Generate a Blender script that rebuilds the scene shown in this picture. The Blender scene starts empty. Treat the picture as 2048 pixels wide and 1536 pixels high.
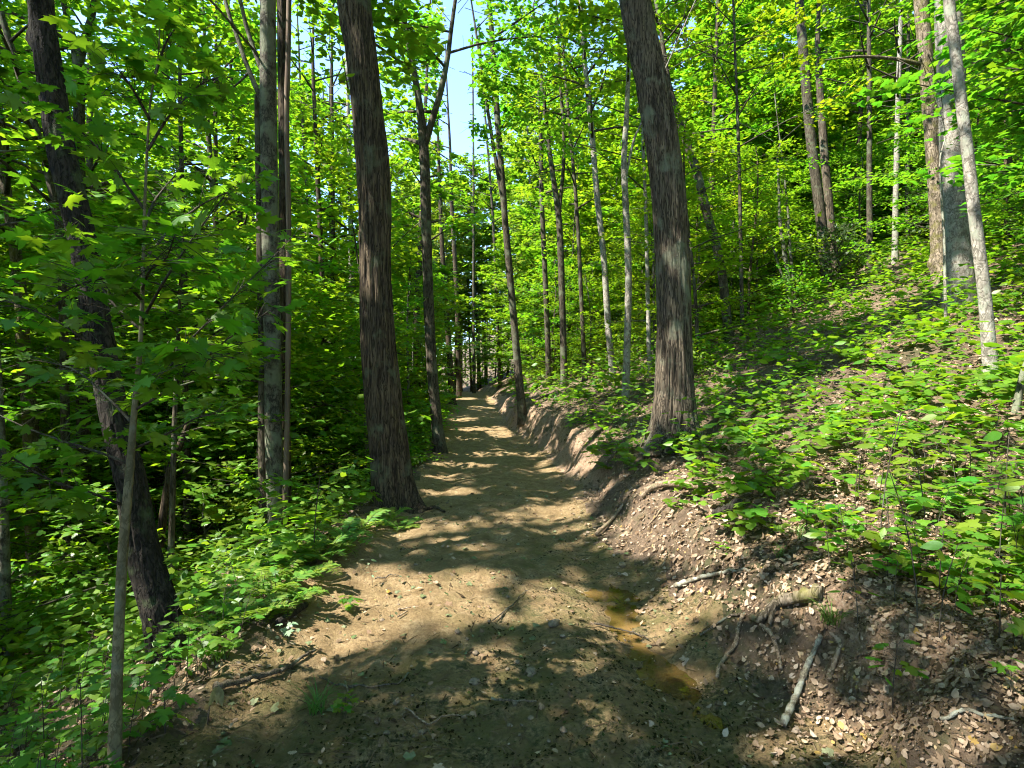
import bpy, math, time
import numpy as np
from mathutils import Vector, Matrix

T0 = time.time()
scene = bpy.context.scene
COL = scene.collection

# ------------------------------------------------------------------ camera
CAM_Z = 1.6
F = 1100.0                                  # focal length in pixels of the 2048 px wide photograph
cam_data = bpy.data.cameras.new('camera')
cam_data.sensor_width = 36.0
cam_data.lens = 36.0 * F / 2048.0
cam_data.clip_start = 0.05
cam_data.clip_end = 2000.0
cam = bpy.data.objects.new('camera', cam_data)
cam.location = (0, 0, CAM_Z)
cam.rotation_euler = (math.radians(90), 0, 0)
COL.objects.link(cam)
scene.camera = cam

# ------------------------------------------------------------------ sky and sun
SUN_EL = math.radians(52)
SUN_AZ = math.atan2(-0.93, -0.37)           # clockwise from +Y: behind the left shoulder
S = np.array([math.sin(SUN_AZ) * math.cos(SUN_EL), math.cos(SUN_AZ) * math.cos(SUN_EL), math.sin(SUN_EL)])
world = bpy.data.worlds.new('World')
scene.world = world
world.use_nodes = True
wn = world.node_tree
wn.nodes.clear()
sky = wn.nodes.new('ShaderNodeTexSky')
sky.sky_type = 'NISHITA'
sky.sun_disc = False
sky.altitude = 800
sky.dust_density = 0.1
sky.ozone_density = 3.5
sky.sun_elevation = SUN_EL
sky.sun_rotation = SUN_AZ % (2 * math.pi)
bg = wn.nodes.new('ShaderNodeBackground')
bg.inputs['Strength'].default_value = 0.15
wo = wn.nodes.new('ShaderNodeOutputWorld')
wn.links.new(sky.outputs[0], bg.inputs[0])
wn.links.new(bg.outputs[0], wo.inputs[0])
sun_data = bpy.data.lights.new('sun', 'SUN')
sun_data.energy = 3.9
sun_data.angle = math.radians(0.53)
sun_data.color = (1.0, 0.95, 0.86)
sun = bpy.data.objects.new('sun', sun_data)
sun.rotation_euler = Vector(-S).to_track_quat('-Z', 'Y').to_euler()
sun.location = (-30, -20, 40)
COL.objects.link(sun)

scene.view_settings.view_transform = 'Standard'
scene.view_settings.look = 'None'
scene.view_settings.gamma = 1.0
scene.view_settings.exposure = 2.25
scene.view_settings.use_curve_mapping = False
cy = scene.cycles
cy.max_bounces = 12
cy.diffuse_bounces = 8
cy.glossy_bounces = 2
cy.transmission_bounces = 10
cy.transparent_max_bounces = 8
cy.caustics_reflective = False
cy.caustics_refractive = False
cy.sample_clamp_indirect = 6.0
cy.filter_width = 1.1
cy.use_denoising = True
cy.use_adaptive_sampling = True
cy.adaptive_threshold = 0.02

# ------------------------------------------------------------------ noise
def _hash(ix, iy, seed):
    h = (ix.astype(np.int64) * 374761393 + iy.astype(np.int64) * 668265263 + seed * 2147483647) & 0xFFFFFFFF
    h = ((h ^ (h >> 13)) * 1274126177) & 0xFFFFFFFF
    h = (h ^ (h >> 16)) & 0xFFFF
    return h.astype(np.float64) / 65535.0

def vnoise(x, y, seed=0, wrap=None):
    x = np.asarray(x, float); y = np.asarray(y, float)
    ix = np.floor(x); iy = np.floor(y)
    fx = x - ix; fy = y - iy
    fx = fx * fx * (3 - 2 * fx); fy = fy * fy * (3 - 2 * fy)
    ix1 = ix + 1
    if wrap:
        ix = np.mod(ix, wrap); ix1 = np.mod(ix1, wrap)
    a = _hash(ix, iy, seed); b = _hash(ix1, iy, seed)
    c = _hash(ix, iy + 1, seed); d = _hash(ix1, iy + 1, seed)
    return (a * (1 - fx) + b * fx) * (1 - fy) + (c * (1 - fx) + d * fx) * fy

def fbm(x, y, octv=4, seed=0, gain=0.5):
    t = 0; a = 1; s = 0
    for k in range(octv):
        t = t + a * vnoise(x * 2 ** k + 17.3 * k, y * 2 ** k - 9.1 * k, seed + k)
        s += a; a *= gain
    return t / s

def sstep(a, b, x):
    t = np.clip((x - a) / (b - a), 0, 1)
    return t * t * (3 - 2 * t)

# ------------------------------------------------------------------ terrain shape (metres)
_ry = [-30, 0, 2.3, 3.3, 4.5, 5.6, 9.7, 13.3, 21.5, 32, 40, 60, 90, 200]
_rl = [-1.0, -1.35, -1.5, -1.6, -1.72, -1.72, -1.55, -1.72, -2.6, -3.7, -4.4, -7.6, -14, -50]
_rr = [1.6, 1.45, 1.36, 1.3, 1.12, .92, .93, .66, -.42, -1.05, -1.8, -4.8, -11, -47]
def road_l(y): return np.interp(y, _ry, _rl)
def road_r(y): return np.interp(y, _ry, _rr)
def elev(y): return np.interp(y, [-60, 14, 20, 30, 40, 46, 60, 90, 300], [0, 0, .12, .5, .88, .95, .3, .5, 8])

def ground(x, y, fine=True):
    x = np.asarray(x, float); y = np.asarray(y, float)
    wob = (fbm(y * .9, x * .15 + 3, 3, 5) - .5)
    l = road_l(y) + wob * .35; r = road_r(y) + (fbm(y * 1.1 + 40, x * .2, 3, 8) - .5) * .5
    z = elev(y)
    dr = x - r; dl = l - x
    # cut bank then hillside
    bh = .26 + .16 * (fbm(y * .5, 0 * y, 2, 31) - .5) + .30 * sstep(7, 14, y) * sstep(34, 20, y)
    drp = np.maximum(dr, 0)
    hill = np.where(drp < 46, .36 * drp + .0016 * drp ** 2, .36 * 46 + .0016 * 46 ** 2 + 10 * (1 - np.exp(-(drp - 46) / 25)))
    bank = bh * sstep(0, .55, dr) + hill * sstep(0, .5, dr)
    # shoulder then falling valley side
    dlp = np.maximum(dl, 0)
    fall = -4.3 * (1 - np.exp(-dlp / 8.0)) * sstep(0, .6, dl) + .05 * np.exp(-((dl - .1) / .25) ** 2)
    far = sstep(35, 90, dlp) * 9
    z = z + bank + fall + far
    off = np.clip(np.maximum(dr, dl) / .4, 0, 1)
    z = z + (fbm(x * .35, y * .35, 3, 11) - .5) * (.06 + .45 * off * np.clip(np.maximum(dr, dl) / 3, .2, 1))
    # wheel ruts and puddle hollow along the right edge
    on = 1 - off
    z = z - on * .045 * np.exp(-((x - (l + .5)) / .2) ** 2)
    z = z - on * .05 * np.exp(-((x - (r - .38)) / .22) ** 2)
    z = z - .075 * np.exp(-((x - .90) / .30) ** 2 - ((y - 4.15) / .55) ** 2) - .085 * np.exp(-((x - .96 + .12 * (y - 3)) / .24) ** 2 - ((y - 3.15) / .5) ** 2) - .05 * np.exp(-((x - .55) / .2) ** 2 - ((y - 4.6) / .3) ** 2)
    if fine:
        z = z + (fbm(x * 2.2, y * 2.2, 3, 21) - .5) * (.055 + .12 * off)
        z = z + (fbm(x * 9, y * 9, 3, 23) - .5) * (.055 + .035 * off) + (fbm(x * 22, y * 22, 2, 29) - .5) * .018
        z = z + (1 - off) * (.022 * np.abs(2 * vnoise(x * 6.5, y * 6.5, 41) - 1) + .012 * np.abs(2 * vnoise(x * 14, y * 14, 43) - 1) - .012)
        # erosion grooves on the cut bank
        z = z - sstep(.05, .25, dr) * sstep(.9, .45, dr) * sstep(5, 9, y) * .16 * sstep(.45, .75, vnoise(y * 1.6 + dr * .8, dr * .3, 77))
    return z

def raycast(px, py):
    """ground point seen at pixel (px, py) of the photograph"""
    px = np.atleast_1d(np.asarray(px, float)); py = np.atleast_1d(np.asarray(py, float))
    u = (px - 1024) / F; v = (768 - py) / F
    ts = 1.0 * 1.012 ** np.arange(400)
    H = CAM_Z + v[:, None] * ts - ground(u[:, None] * ts, np.broadcast_to(ts, (len(u), 400)))
    hit = H <= 0
    best = np.where(hit.any(1), ts[hit.argmax(1)], np.nan)
    best = np.where(np.isnan(best), 80, best)
    return u * best, best, ground(u * best, best)

# ------------------------------------------------------------------ where sunlight reaches the track: gaps left in the canopy
LIT = [(800, 1185, 150, 50), (700, 1240, 130, 38), (625, 1290, 85, 30), (880, 1225, 110, 30), (640, 1105, 80, 14), (830, 1068, 105, 15), (560, 1150, 40, 14),
       (960, 1092, 85, 11), (1150, 1055, 70, 9), (1090, 1025, 90, 8), (960, 1150, 50, 14), (1075, 1215, 60, 28), (1130, 1200, 60, 25),
       (1345, 1050, 150, 75), (1390, 960, 110, 34), (1310, 985, 70, 20), (1740, 1440, 150, 60), (1640, 1500, 120, 30), (1560, 1300, 70, 55), (1640, 1165, 85, 40),
       (1430, 1170, 95, 34), (1330, 1250, 60, 50), (1400, 1350, 50, 20), (1390, 1210, 60, 30), (1850, 1070, 110, 22), (1960, 1010, 80, 16), (1960, 1390, 50, 25),
       (900, 985, 70, 7), (1090, 990, 60, 6), (900, 955, 60, 9), (905, 930, 85, 7), (1010, 908, 70, 6), (900, 905, 50, 5), (920, 878, 45, 5), (945, 858, 45, 5),
       (1000, 862, 25, 12), (930, 838, 35, 4), (960, 815, 30, 4), (985, 800, 15, 10), (930, 797, 22, 3), (1110, 930, 40, 18), (1190, 865, 70, 22), (1250, 822, 50, 14), (1150, 900, 50, 14),
       (545, 1400, 75, 40), (930, 1400, 30, 12), (490, 1160, 60, 40), (600, 1180, 40, 12), (1130, 1160, 50, 12), (1010, 1345, 20, 7), (760, 1425, 45, 14), (1080, 1425, 38, 12), (880, 1485, 50, 14), (1250, 1445, 40, 14), (650, 1480, 40, 12), (980, 1300, 36, 10), (1180, 1330, 30, 12)]
LIT = np.array(LIT, float)

_LY = F * CAM_Z / np.maximum(LIT[:, 1] - 768, 25)
LIT_GROWN = LIT.copy()
LIT_GROWN[:, 2] += .055 * F / _LY; LIT_GROWN[:, 3] += .055 * F * CAM_Z / _LY ** 2      # leaves just outside a patch would still reach into it

def lit_here(px, py):
    wx = (vnoise(px / 38, py / 22, 51) - .5) * 60 + (vnoise(px / 12, py / 7, 53) - .5) * 22
    wy = (vnoise(px / 40 + 9, py / 20, 52) - .5) * 22 + (vnoise(px / 13, py / 7, 54) - .5) * 8
    sc = np.clip((py - 780) / 300, .15, 1)
    m = np.zeros(px.shape, bool)
    for cx, cyy, rx, ry in LIT_GROWN:
        m |= (((px - cx + wx * sc) / rx) ** 2 + ((py - cyy + wy * sc) / ry) ** 2) < 1
    return m

def sun_gap(P, broken=False):
    """True for leaves that would shade a sunlit patch of the ground"""
    G = P.copy()
    for k in range(6):
        g = ground(G[:, 0], G[:, 1], fine=False)
        t = (P[:, 2] - g) / S[2]
        G = P - S[None, :] * np.maximum(t, 0)[:, None]
    y = np.maximum(G[:, 1], .01)
    px = 1024 + F * G[:, 0] / y
    py = 768 - F * (g - CAM_Z) / y
    ok = (G[:, 1] > 1.2) & (G[:, 1] < 60) & (px > 200) & (px < 2150) & (py < 1650) & (P[:, 2] - g > .45)
    m = lit_here(np.where(ok, px, 0), np.where(ok, py, 0)) & ok
    if broken:
        d = G[:, 0] - road_r(G[:, 1])
        m |= (d > .8) & (P[:, 2] - g > 1.5) & (fbm(G[:, 0] * .6, G[:, 1] * .6, 3, 91) > .47)
        m |= (road_l(G[:, 1]) - G[:, 0] > .9) & (P[:, 2] - g > 1.5) & (fbm(G[:, 0] * .7, G[:, 1] * .7, 3, 95) > .50)
    # hillside and understorey: broken light at the scale of leaf clumps
    d = G[:, 0] - road_r(G[:, 1])
    hs = (d > .6) & (P[:, 2] - g > 1.2) & (fbm(G[:, 0] * .55, G[:, 1] * .55, 3, 91) > .50)
    ls = (road_l(G[:, 1]) - G[:, 0] > .8) & (P[:, 2] - g > 1.2) & (fbm(G[:, 0] * .7, G[:, 1] * .7, 3, 95) > .57)
    return m

def sky_gap(P):
    """the strip of open sky above the track"""
    c = (road_l(P[:, 1]) + road_r(P[:, 1])) * .5
    w = .65 + .024 * P[:, 1]
    return (P[:, 2] > 1.6 + .42 * P[:, 1]) & (P[:, 1] > 9) & (P[:, 1] < 66) & (np.abs(P[:, 0] - c + .2) < w)

# ------------------------------------------------------------------ mesh building
class MB:
    def __init__(self):
        self.v = []; self.q = []; self.t = []; self.n = 0; self.qm = []; self.tm = []
    def add(self, v, quads=None, tris=None, mat=0):
        v = np.asarray(v, np.float32)
        if quads is not None and len(quads):
            self.q.append(np.asarray(quads, np.int64) + self.n); self.qm.append(np.full(len(quads), mat, np.int32))
        if tris is not None and len(tris):
            self.t.append(np.asarray(tris, np.int64) + self.n); self.tm.append(np.full(len(tris), mat, np.int32))
        self.v.append(v); self.n += len(v)
    def mesh(self, name, mats, smooth=True):
        me = bpy.data.meshes.new(name)
        v = np.concatenate(self.v) if self.v else np.zeros((0, 3), np.float32)
        q = np.concatenate(self.q) if self.q else np.zeros((0, 4), np.int64)
        t = np.concatenate(self.t) if self.t else np.zeros((0, 3), np.int64)
        me.vertices.add(len(v)); me.vertices.foreach_set('co', v.ravel())
        nl = q.size + t.size
        me.loops.add(nl)
        me.loops.foreach_set('vertex_index', np.concatenate([q.ravel(), t.ravel()]).astype(np.int32))
        me.polygons.add(len(q) + len(t))
        ls = np.concatenate([np.arange(len(q)) * 4, q.size + np.arange(len(t)) * 3]).astype(np.int32)
        me.polygons.foreach_set('loop_start', ls)
        for m in (mats if isinstance(mats, (list, tuple)) else [mats]):
            me.materials.append(m)
        mi = np.concatenate(self.qm + self.tm) if (self.qm or self.tm) else np.zeros(0, np.int32)
        me.polygons.foreach_set('material_index', mi)
        me.polygons.foreach_set('use_smooth', np.full(len(mi), smooth, bool))
        me.update(calc_edges=True)
        return me

def link(name, data, parent=None, loc=(0, 0, 0), rz=0.0, sc=1.0):
    o = bpy.data.objects.new(name, data)
    COL.objects.link(o)
    o.location = loc
    o.rotation_euler = (0, 0, rz)
    if sc != 1.0: o.scale = (sc, sc, sc)
    if parent is not None: o.parent = parent
    return o

def tag(o, label=None, cat=None, group=None, kind=None):
    if label: o['label'] = label
    if cat: o['category'] = cat
    if group: o['group'] = group
    if kind: o['kind'] = kind
    return o

def thing(name, label, cat, loc=(0, 0, 0), rz=0.0, group=None, sc=1.0):
    o = link(name, None, None, loc, rz, sc)
    o.empty_display_size = .1
    return tag(o, label, cat, group)

def norm(a):
    return a / np.maximum(np.linalg.norm(a, axis=-1, keepdims=True), 1e-9)

def tube(pts, rad, sides=5):
    pts = np.asarray(pts, float); n = len(pts)
    rad = np.broadcast_to(np.asarray(rad, float), (n,))
    t = norm(np.gradient(pts, axis=0))
    ref = np.array([1., 0, 0]) if abs(t[:, 0]).mean() < .8 else np.array([0, 0, 1.])
    a = norm(np.cross(t, ref)); b = np.cross(t, a)
    th = np.arange(sides) / sides * 2 * np.pi
    v = pts[:, None] + rad[:, None, None] * (np.cos(th)[None, :, None] * a[:, None] + np.sin(th)[None, :, None] * b[:, None])
    i = np.arange(n - 1)[:, None] * sides; j = np.arange(sides)[None, :]; j2 = (j + 1) % sides
    q = np.stack([i + j, i + j2, i + sides + j2, i + sides + j], -1).reshape(-1, 4)
    v = v.reshape(-1, 3)
    v = np.concatenate([v, pts[:1], pts[-1:]])
    jj = np.arange(sides); j3 = (jj + 1) % sides; m = n * sides
    tri = np.concatenate([np.stack([j3, jj, np.full(sides, m)], -1), np.stack([(n - 1) * sides + jj, (n - 1) * sides + j3, np.full(sides, m + 1)], -1)])
    return v, q, tri

# leaf shapes: x across, y along the midrib, z up; unit length
def _fan(out, c=(0, .35)):
    v = [(c[0], c[1], 0)] + [(x, y, 0) for x, y in out]
    n = len(out)
    f = [(0, i + 1, (i + 1) % n + 1) for i in range(n)]
    v = np.array(v, float)
    v[:, 2] = -.35 * v[:, 0] ** 2 - .22 * np.maximum(v[:, 1] - .3, 0) ** 2 + .03
    return v, np.array(f)
def _mir(r):
    return r + [(-x, y) for x, y in reversed(r) if x > 1e-6]
LEAF_Q = (np.array([(0, 0, 0), (.34, .42, -.05), (0, 1, -.06), (-.34, .42, -.05)], float), np.array([(0, 1, 2), (0, 2, 3)]))
LEAF_S = (np.array([(0, 0, .02), (.30, .25, -.04), (.30, .58, -.06), (0, 1, -.1), (-.30, .58, -.06), (-.30, .25, -.04)], float),
          np.array([(0, 1, 2), (0, 2, 3), (0, 3, 4), (0, 4, 5)]))
LEAF_M5 = _fan(_mir([(0, 0), (.30, -.06), (.52, .30), (.28, .40), (.30, .66), (0, 1)]))      # small maple
LEAF_M = _fan(_mir([(0, .02), (.22, -.10), (.42, -.04), (.30, .10), (.44, .18), (.62, .40), (.42, .38), (.40, .50), (.22, .42), (.24, .62), (.30, .74), (.14, .74), (0, 1.02)]))
LEAF_O = _fan(_mir([(0, 0), (.10, .10), (.24, .22), (.13, .30), (.32, .46), (.17, .52), (.34, .68), (.18, .72), (.20, .86), (0, 1)]), (0, .5))   # lobed oak
LEAF_B = _fan(_mir([(0, 0), (.20, .12), (.33, .34), (.33, .55), (.20, .80), (0, 1.0)]), (0, .45))

LEAF_V = _fan(_mir([(0, 0), (.14, .12), (.23, .32), (.22, .52), (.12, .80), (0, 1.0)]), (0, .45))
def leaf_verts(tpl, P, N, D, Sz, curl=None):
    tv, tf = tpl
    D = norm(D - N * np.sum(D * N, 1, keepdims=True)); X = np.cross(D, N)
    z = tv[None, :, 2] if curl is None else tv[None, :, 2] + curl[:, None] * ((tv[None, :, 1] - .4) ** 2 + .8 * tv[None, :, 0] ** 2)
    v = P[:, None] + Sz[:, None, None] * (tv[None, :, 0, None] * X[:, None] + tv[None, :, 1, None] * D[:, None] + z[..., None] * N[:, None])
    f = tf[None] + (np.arange(len(P)) * len(tv))[:, None, None]
    return v.reshape(-1, 3), f.reshape(-1, tf.shape[1])

def rand_unit(rng, n):
    return norm(rng.normal(size=(n, 3)))

# ------------------------------------------------------------------ materials
def new_mat(name):
    m = bpy.data.materials.new(name); m.use_nodes = True
    nt = m.node_tree; nt.nodes.clear()
    return m, nt
def N_(nt, t, **kw):
    n = nt.nodes.new(t)
    for k, v in kw.items():
        if k in n.inputs.keys(): n.inputs[k].default_value = v
        else: setattr(n, k, v)
    return n
def L_(nt, a, b): nt.links.new(a, b)
def ramp(nt, fac, stops):
    r = nt.nodes.new('ShaderNodeValToRGB')
    el = r.color_ramp.elements
    while len(el) < len(stops): el.new(.5)
    for e, (p, c) in zip(el, stops):
        e.position = p; e.color = (c[0], c[1], c[2], 1)
    L_(nt, fac, r.inputs[0]); return r.outputs[0]
def mixc(nt, fac, a, b, mode='MIX'):
    m = nt.nodes.new('ShaderNodeMix'); m.data_type = 'RGBA'; m.blend_type = mode
    for s, v in ((m.inputs[0], fac), (m.inputs[6], a), (m.inputs[7], b)):
        if hasattr(v, 'is_linked'): L_(nt, v, s)
        elif isinstance(v, (int, float)): s.default_value = v
        else: s.default_value = (v[0], v[1], v[2], 1)
    return m.outputs[2]
def math_(nt, op, a, b=0.0, c=None):
    m = nt.nodes.new('ShaderNodeMath'); m.operation = op
    for i, v in enumerate((a, b) if c is None else (a, b, c)):
        if hasattr(v, 'is_linked'): L_(nt, v, m.inputs[i])
        else: m.inputs[i].default_value = v
    return m.outputs[0]
def noise(nt, vec, scale, detail=4, rough=.55, dist=0.0):
    n = nt.nodes.new('ShaderNodeTexNoise')
    n.inputs['Scale'].default_value = scale; n.inputs['Detail'].default_value = detail
    n.inputs['Roughness'].default_value = rough; n.inputs['Distortion'].default_value = dist
    if vec is not None: L_(nt, vec, n.inputs['Vector'])
    return n.outputs['Fac']

def leaf_mat(name, dif, tra, hue=.02, val=.5, gloss=.03):
    m, nt = new_mat(name)
    geo = N_(nt, 'ShaderNodeNewGeometry'); oi = N_(nt, 'ShaderNodeObjectInfo')
    rnd = math_(nt, 'FRACT', math_(nt, 'ADD', geo.outputs['Random Per Island'], oi.outputs['Random']))
    def vary(col):
        h = N_(nt, 'ShaderNodeHueSaturation')
        h.inputs['Color'].default_value = (*col, 1)
        L_(nt, math_(nt, 'ADD', math_(nt, 'MULTIPLY_ADD', rnd, -hue * 2, .5 + hue), math_(nt, 'MULTIPLY_ADD', oi.outputs['Random'], hue * 1.6, -hue * .8)), h.inputs['Hue'])
        L_(nt, math_(nt, 'MULTIPLY_ADD', math_(nt, 'FRACT', math_(nt, 'MULTIPLY', rnd, 7.31)), val, 1 - val * .5), h.inputs['Value'])
        return h.outputs[0]
    d = N_(nt, 'ShaderNodeBsdfDiffuse'); t = N_(nt, 'ShaderNodeBsdfTranslucent'); g = N_(nt, 'ShaderNodeBsdfGlossy')
    L_(nt, vary(dif), d.inputs[0]); L_(nt, vary(tra), t.inputs[0])
    g.inputs['Roughness'].default_value = .45; g.inputs['Color'].default_value = (.8, .85, .8, 1)
    a = N_(nt, 'ShaderNodeAddShader'); L_(nt, d.outputs[0], a.inputs[0]); L_(nt, t.outputs[0], a.inputs[1])
    mx = N_(nt, 'ShaderNodeMixShader'); mx.inputs[0].default_value = gloss
    L_(nt, a.outputs[0], mx.inputs[1]); L_(nt, g.outputs[0], mx.inputs[2])
    o = N_(nt, 'ShaderNodeOutputMaterial'); L_(nt, mx.outputs[0], o.inputs[0])
    return m

def bark_mat(name, dark, light, lichen=(.25, .30, .2), lic=.3, scale=9.0, stretch=.13, bump=.5, blot=3.0):
    m, nt = new_mat(name)
    tc = N_(nt, 'ShaderNodeTexCoord'); oi = N_(nt, 'ShaderNodeObjectInfo')
    ad = N_(nt, 'ShaderNodeVectorMath', operation='ADD'); L_(nt, tc.outputs['Object'], ad.inputs[0]); L_(nt, oi.outputs['Location'], ad.inputs[1])
    mp = N_(nt, 'ShaderNodeMapping'); mp.inputs['Scale'].default_value = (1, 1, stretch); L_(nt, ad.outputs[0], mp.inputs[0])
    n1 = noise(nt, mp.outputs[0], scale, 8, .65, .6)
    n2 = noise(nt, mp.outputs[0], scale * 4, 5, .6)
    n3 = noise(nt, mp.outputs[0], scale * 1.7, 3, .5, .8)
    crack = ramp(nt, math_(nt, 'ABSOLUTE', math_(nt, 'SUBTRACT', n3, .5)), [(.0, (0, 0, 0)), (.055, (1, 1, 1))])
    v = math_(nt, 'MULTIPLY_ADD', n2, .45, math_(nt, 'MULTIPLY', n1, .55))
    v = math_(nt, 'SUBTRACT', v, math_(nt, 'MULTIPLY_ADD', crack, -.24, .24))
    col = ramp(nt, v, [(.35, dark), (.48, tuple(.6 * a + .4 * b for a, b in zip(dark, light))), (.60, light)])
    big = noise(nt, ad.outputs[0], blot, 5, .6)
    col = mixc(nt, ramp(nt, big, [(.62 - lic * .35, (0, 0, 0)), (.74 - lic * .35, (1, 1, 1))]), col, mixc(nt, n2, tuple(.55 * c for c in lichen), lichen))
    b = N_(nt, 'ShaderNodeBump'); b.inputs['Strength'].default_value = bump; b.inputs['Distance'].default_value = .03
    L_(nt, v, b.inputs['Height'])
    p = N_(nt, 'ShaderNodeBsdfPrincipled'); p.inputs['Roughness'].default_value = .9; p.inputs['Specular IOR Level'].default_value = .2
    L_(nt, col, p.inputs['Base Color']); L_(nt, b.outputs[0], p.inputs['Normal'])
    o = N_(nt, 'ShaderNodeOutputMaterial'); L_(nt, p.outputs[0], o.inputs[0])
    return m

def litter_mat(name, stops, trans=.25):
    m, nt = new_mat(name)
    geo = N_(nt, 'ShaderNodeNewGeometry'); oi = N_(nt, 'ShaderNodeObjectInfo')
    r = math_(nt, 'FRACT', math_(nt, 'ADD', geo.outputs['Random Per Island'], oi.outputs['Random']))
    col = ramp(nt, r, stops)
    nn = noise(nt, geo.outputs['Position'], 60, 3)
    col = mixc(nt, .55, col, ramp(nt, nn, [(.3, (.35, .32, .3)), (.7, (1, 1, 1))]), 'MULTIPLY')
    d = N_(nt, 'ShaderNodeBsdfDiffuse'); t = N_(nt, 'ShaderNodeBsdfTranslucent')
    L_(nt, col, d.inputs[0]); L_(nt, col, t.inputs[0])
    mx = N_(nt, 'ShaderNodeMixShader'); mx.inputs[0].default_value = trans
    L_(nt, d.outputs[0], mx.inputs[1]); L_(nt, t.outputs[0], mx.inputs[2])
    o = N_(nt, 'ShaderNodeOutputMaterial'); L_(nt, mx.outputs[0], o.inputs[0])
    return m

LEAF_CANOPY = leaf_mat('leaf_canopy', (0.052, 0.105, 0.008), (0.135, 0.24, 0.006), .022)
LEAF_SUNNY = leaf_mat('leaf_sunny', (0.065, 0.108, 0.006), (0.15, 0.235, 0.005), .022)  # brighter yellow green, a sunlit look put into the leaf colour
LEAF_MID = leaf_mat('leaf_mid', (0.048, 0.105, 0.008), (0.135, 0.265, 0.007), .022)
LEAF_DEEP = leaf_mat('leaf_deep', (0.04, 0.1, 0.009), (0.105, 0.235, 0.008), .02)  # deeper green, also used as a stand-in for shade
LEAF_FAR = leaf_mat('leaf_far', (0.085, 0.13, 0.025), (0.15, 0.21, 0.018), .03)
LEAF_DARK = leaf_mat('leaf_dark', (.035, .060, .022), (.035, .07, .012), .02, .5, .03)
LEAF_SEED = leaf_mat('leaf_seedling', (0.052, 0.11, 0.009), (0.115, 0.21, 0.008), .035, .75)
LEAF_PALE = leaf_mat('leaf_pale', (.16, .22, .13), (.09, .16, .06), .02)
FERN_M = leaf_mat('fern_green', (.075, .13, .018), (.11, .19, .015), .03)
GRASS_M = leaf_mat('grass_blade', (.055, .11, .02), (.07, .13, .02), .02)

BARK_BROWN = bark_mat('bark_furrowed_brown', (.024, .017, .011), (.145, .108, .066), (.14, .15, .09), .18, 20, .07, 1.)
BARK_OAK = bark_mat('bark_furrowed_grey', (.034, .026, .018), (.20, .158, .110), (.20, .205, .14), .22, 22, .07, 1.)
BARK_BLACK = bark_mat('bark_black_mossy', (.012, .010, .008), (.055, .045, .035), (.085, .105, .05), .22, 16, .3, .8, 5)
BARK_PALE = bark_mat('bark_pale_lichen', (.04, .037, .027), (.15, .135, .10), (.20, .215, .145), .45, 9, .5, .4, 5)
BARK_WHITE = bark_mat('bark_whitish', (.13, .115, .09), (.40, .36, .30), (.34, .35, .27), .35, 9, .7, .4, 6)
BARK_MOSSY = bark_mat('bark_flaky_mossy', (.07, .055, .035), (.30, .24, .17), (.17, .155, .05), .35, 10, .35, .8, 4)
BARK_GREY = bark_mat('bark_grey', (.03, .024, .016), (.12, .10, .068), (.14, .15, .095), .3, 12, .2, .5)
BARK_REDDISH = bark_mat('bark_smooth_reddish', (.10, .07, .05), (.22, .165, .12), (.2, .18, .14), .1, 6, .06, .2)
BARK_TWIG = bark_mat('bark_twig', (.035, .028, .020), (.11, .09, .065), (.13, .14, .1), .2, 20, .3, .2)
BARK_SAP = bark_mat('bark_sapling', (.12, .105, .055), (.25, .215, .12), (.24, .24, .16), .25, 14, .6, .25, 8)
ROOT_M = bark_mat('root_pale', (.13, .09, .055), (.38, .29, .20), (.20, .18, .10), .25, 22, .5, .5, 8)
STICK_M = bark_mat('stick_brown', (.05, .04, .028), (.20, .16, .11), (.24, .24, .17), .3, 30, .5, .4, 8)
STICK_LICHEN = bark_mat('stick_lichen', (.10, .085, .06), (.26, .23, .16), (.42, .42, .33), .5, 24, .8, .4, 14)
DEAD_LEAF = litter_mat('dead_leaf', [(.0, (.22, .14, .085)), (.3, (.40, .285, .19)), (.55, (.53, .41, .30)), (.78, (.30, .20, .12)), (.9, (.62, .50, .38)), (1, (.46, .30, .08))])
DEAD_WET = litter_mat('dead_leaf_dull', [(.0, (.08, .055, .032)), (.4, (.17, .12, .075)), (.75, (.25, .18, .115)), (1, (.13, .09, .05))])
MUD_BITS = litter_mat('mud_bits', [(.0, (.018, .016, .007)), (.5, (.045, .042, .016)), (.85, (.075, .06, .028)), (1, (.05, .075, .018))], .1)
LEAF_GREENFALL = litter_mat('fallen_green_leaf', [(.0, (.17, .20, .09)), (.5, (.24, .26, .15)), (1, (.11, .17, .06))], .2)

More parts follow.
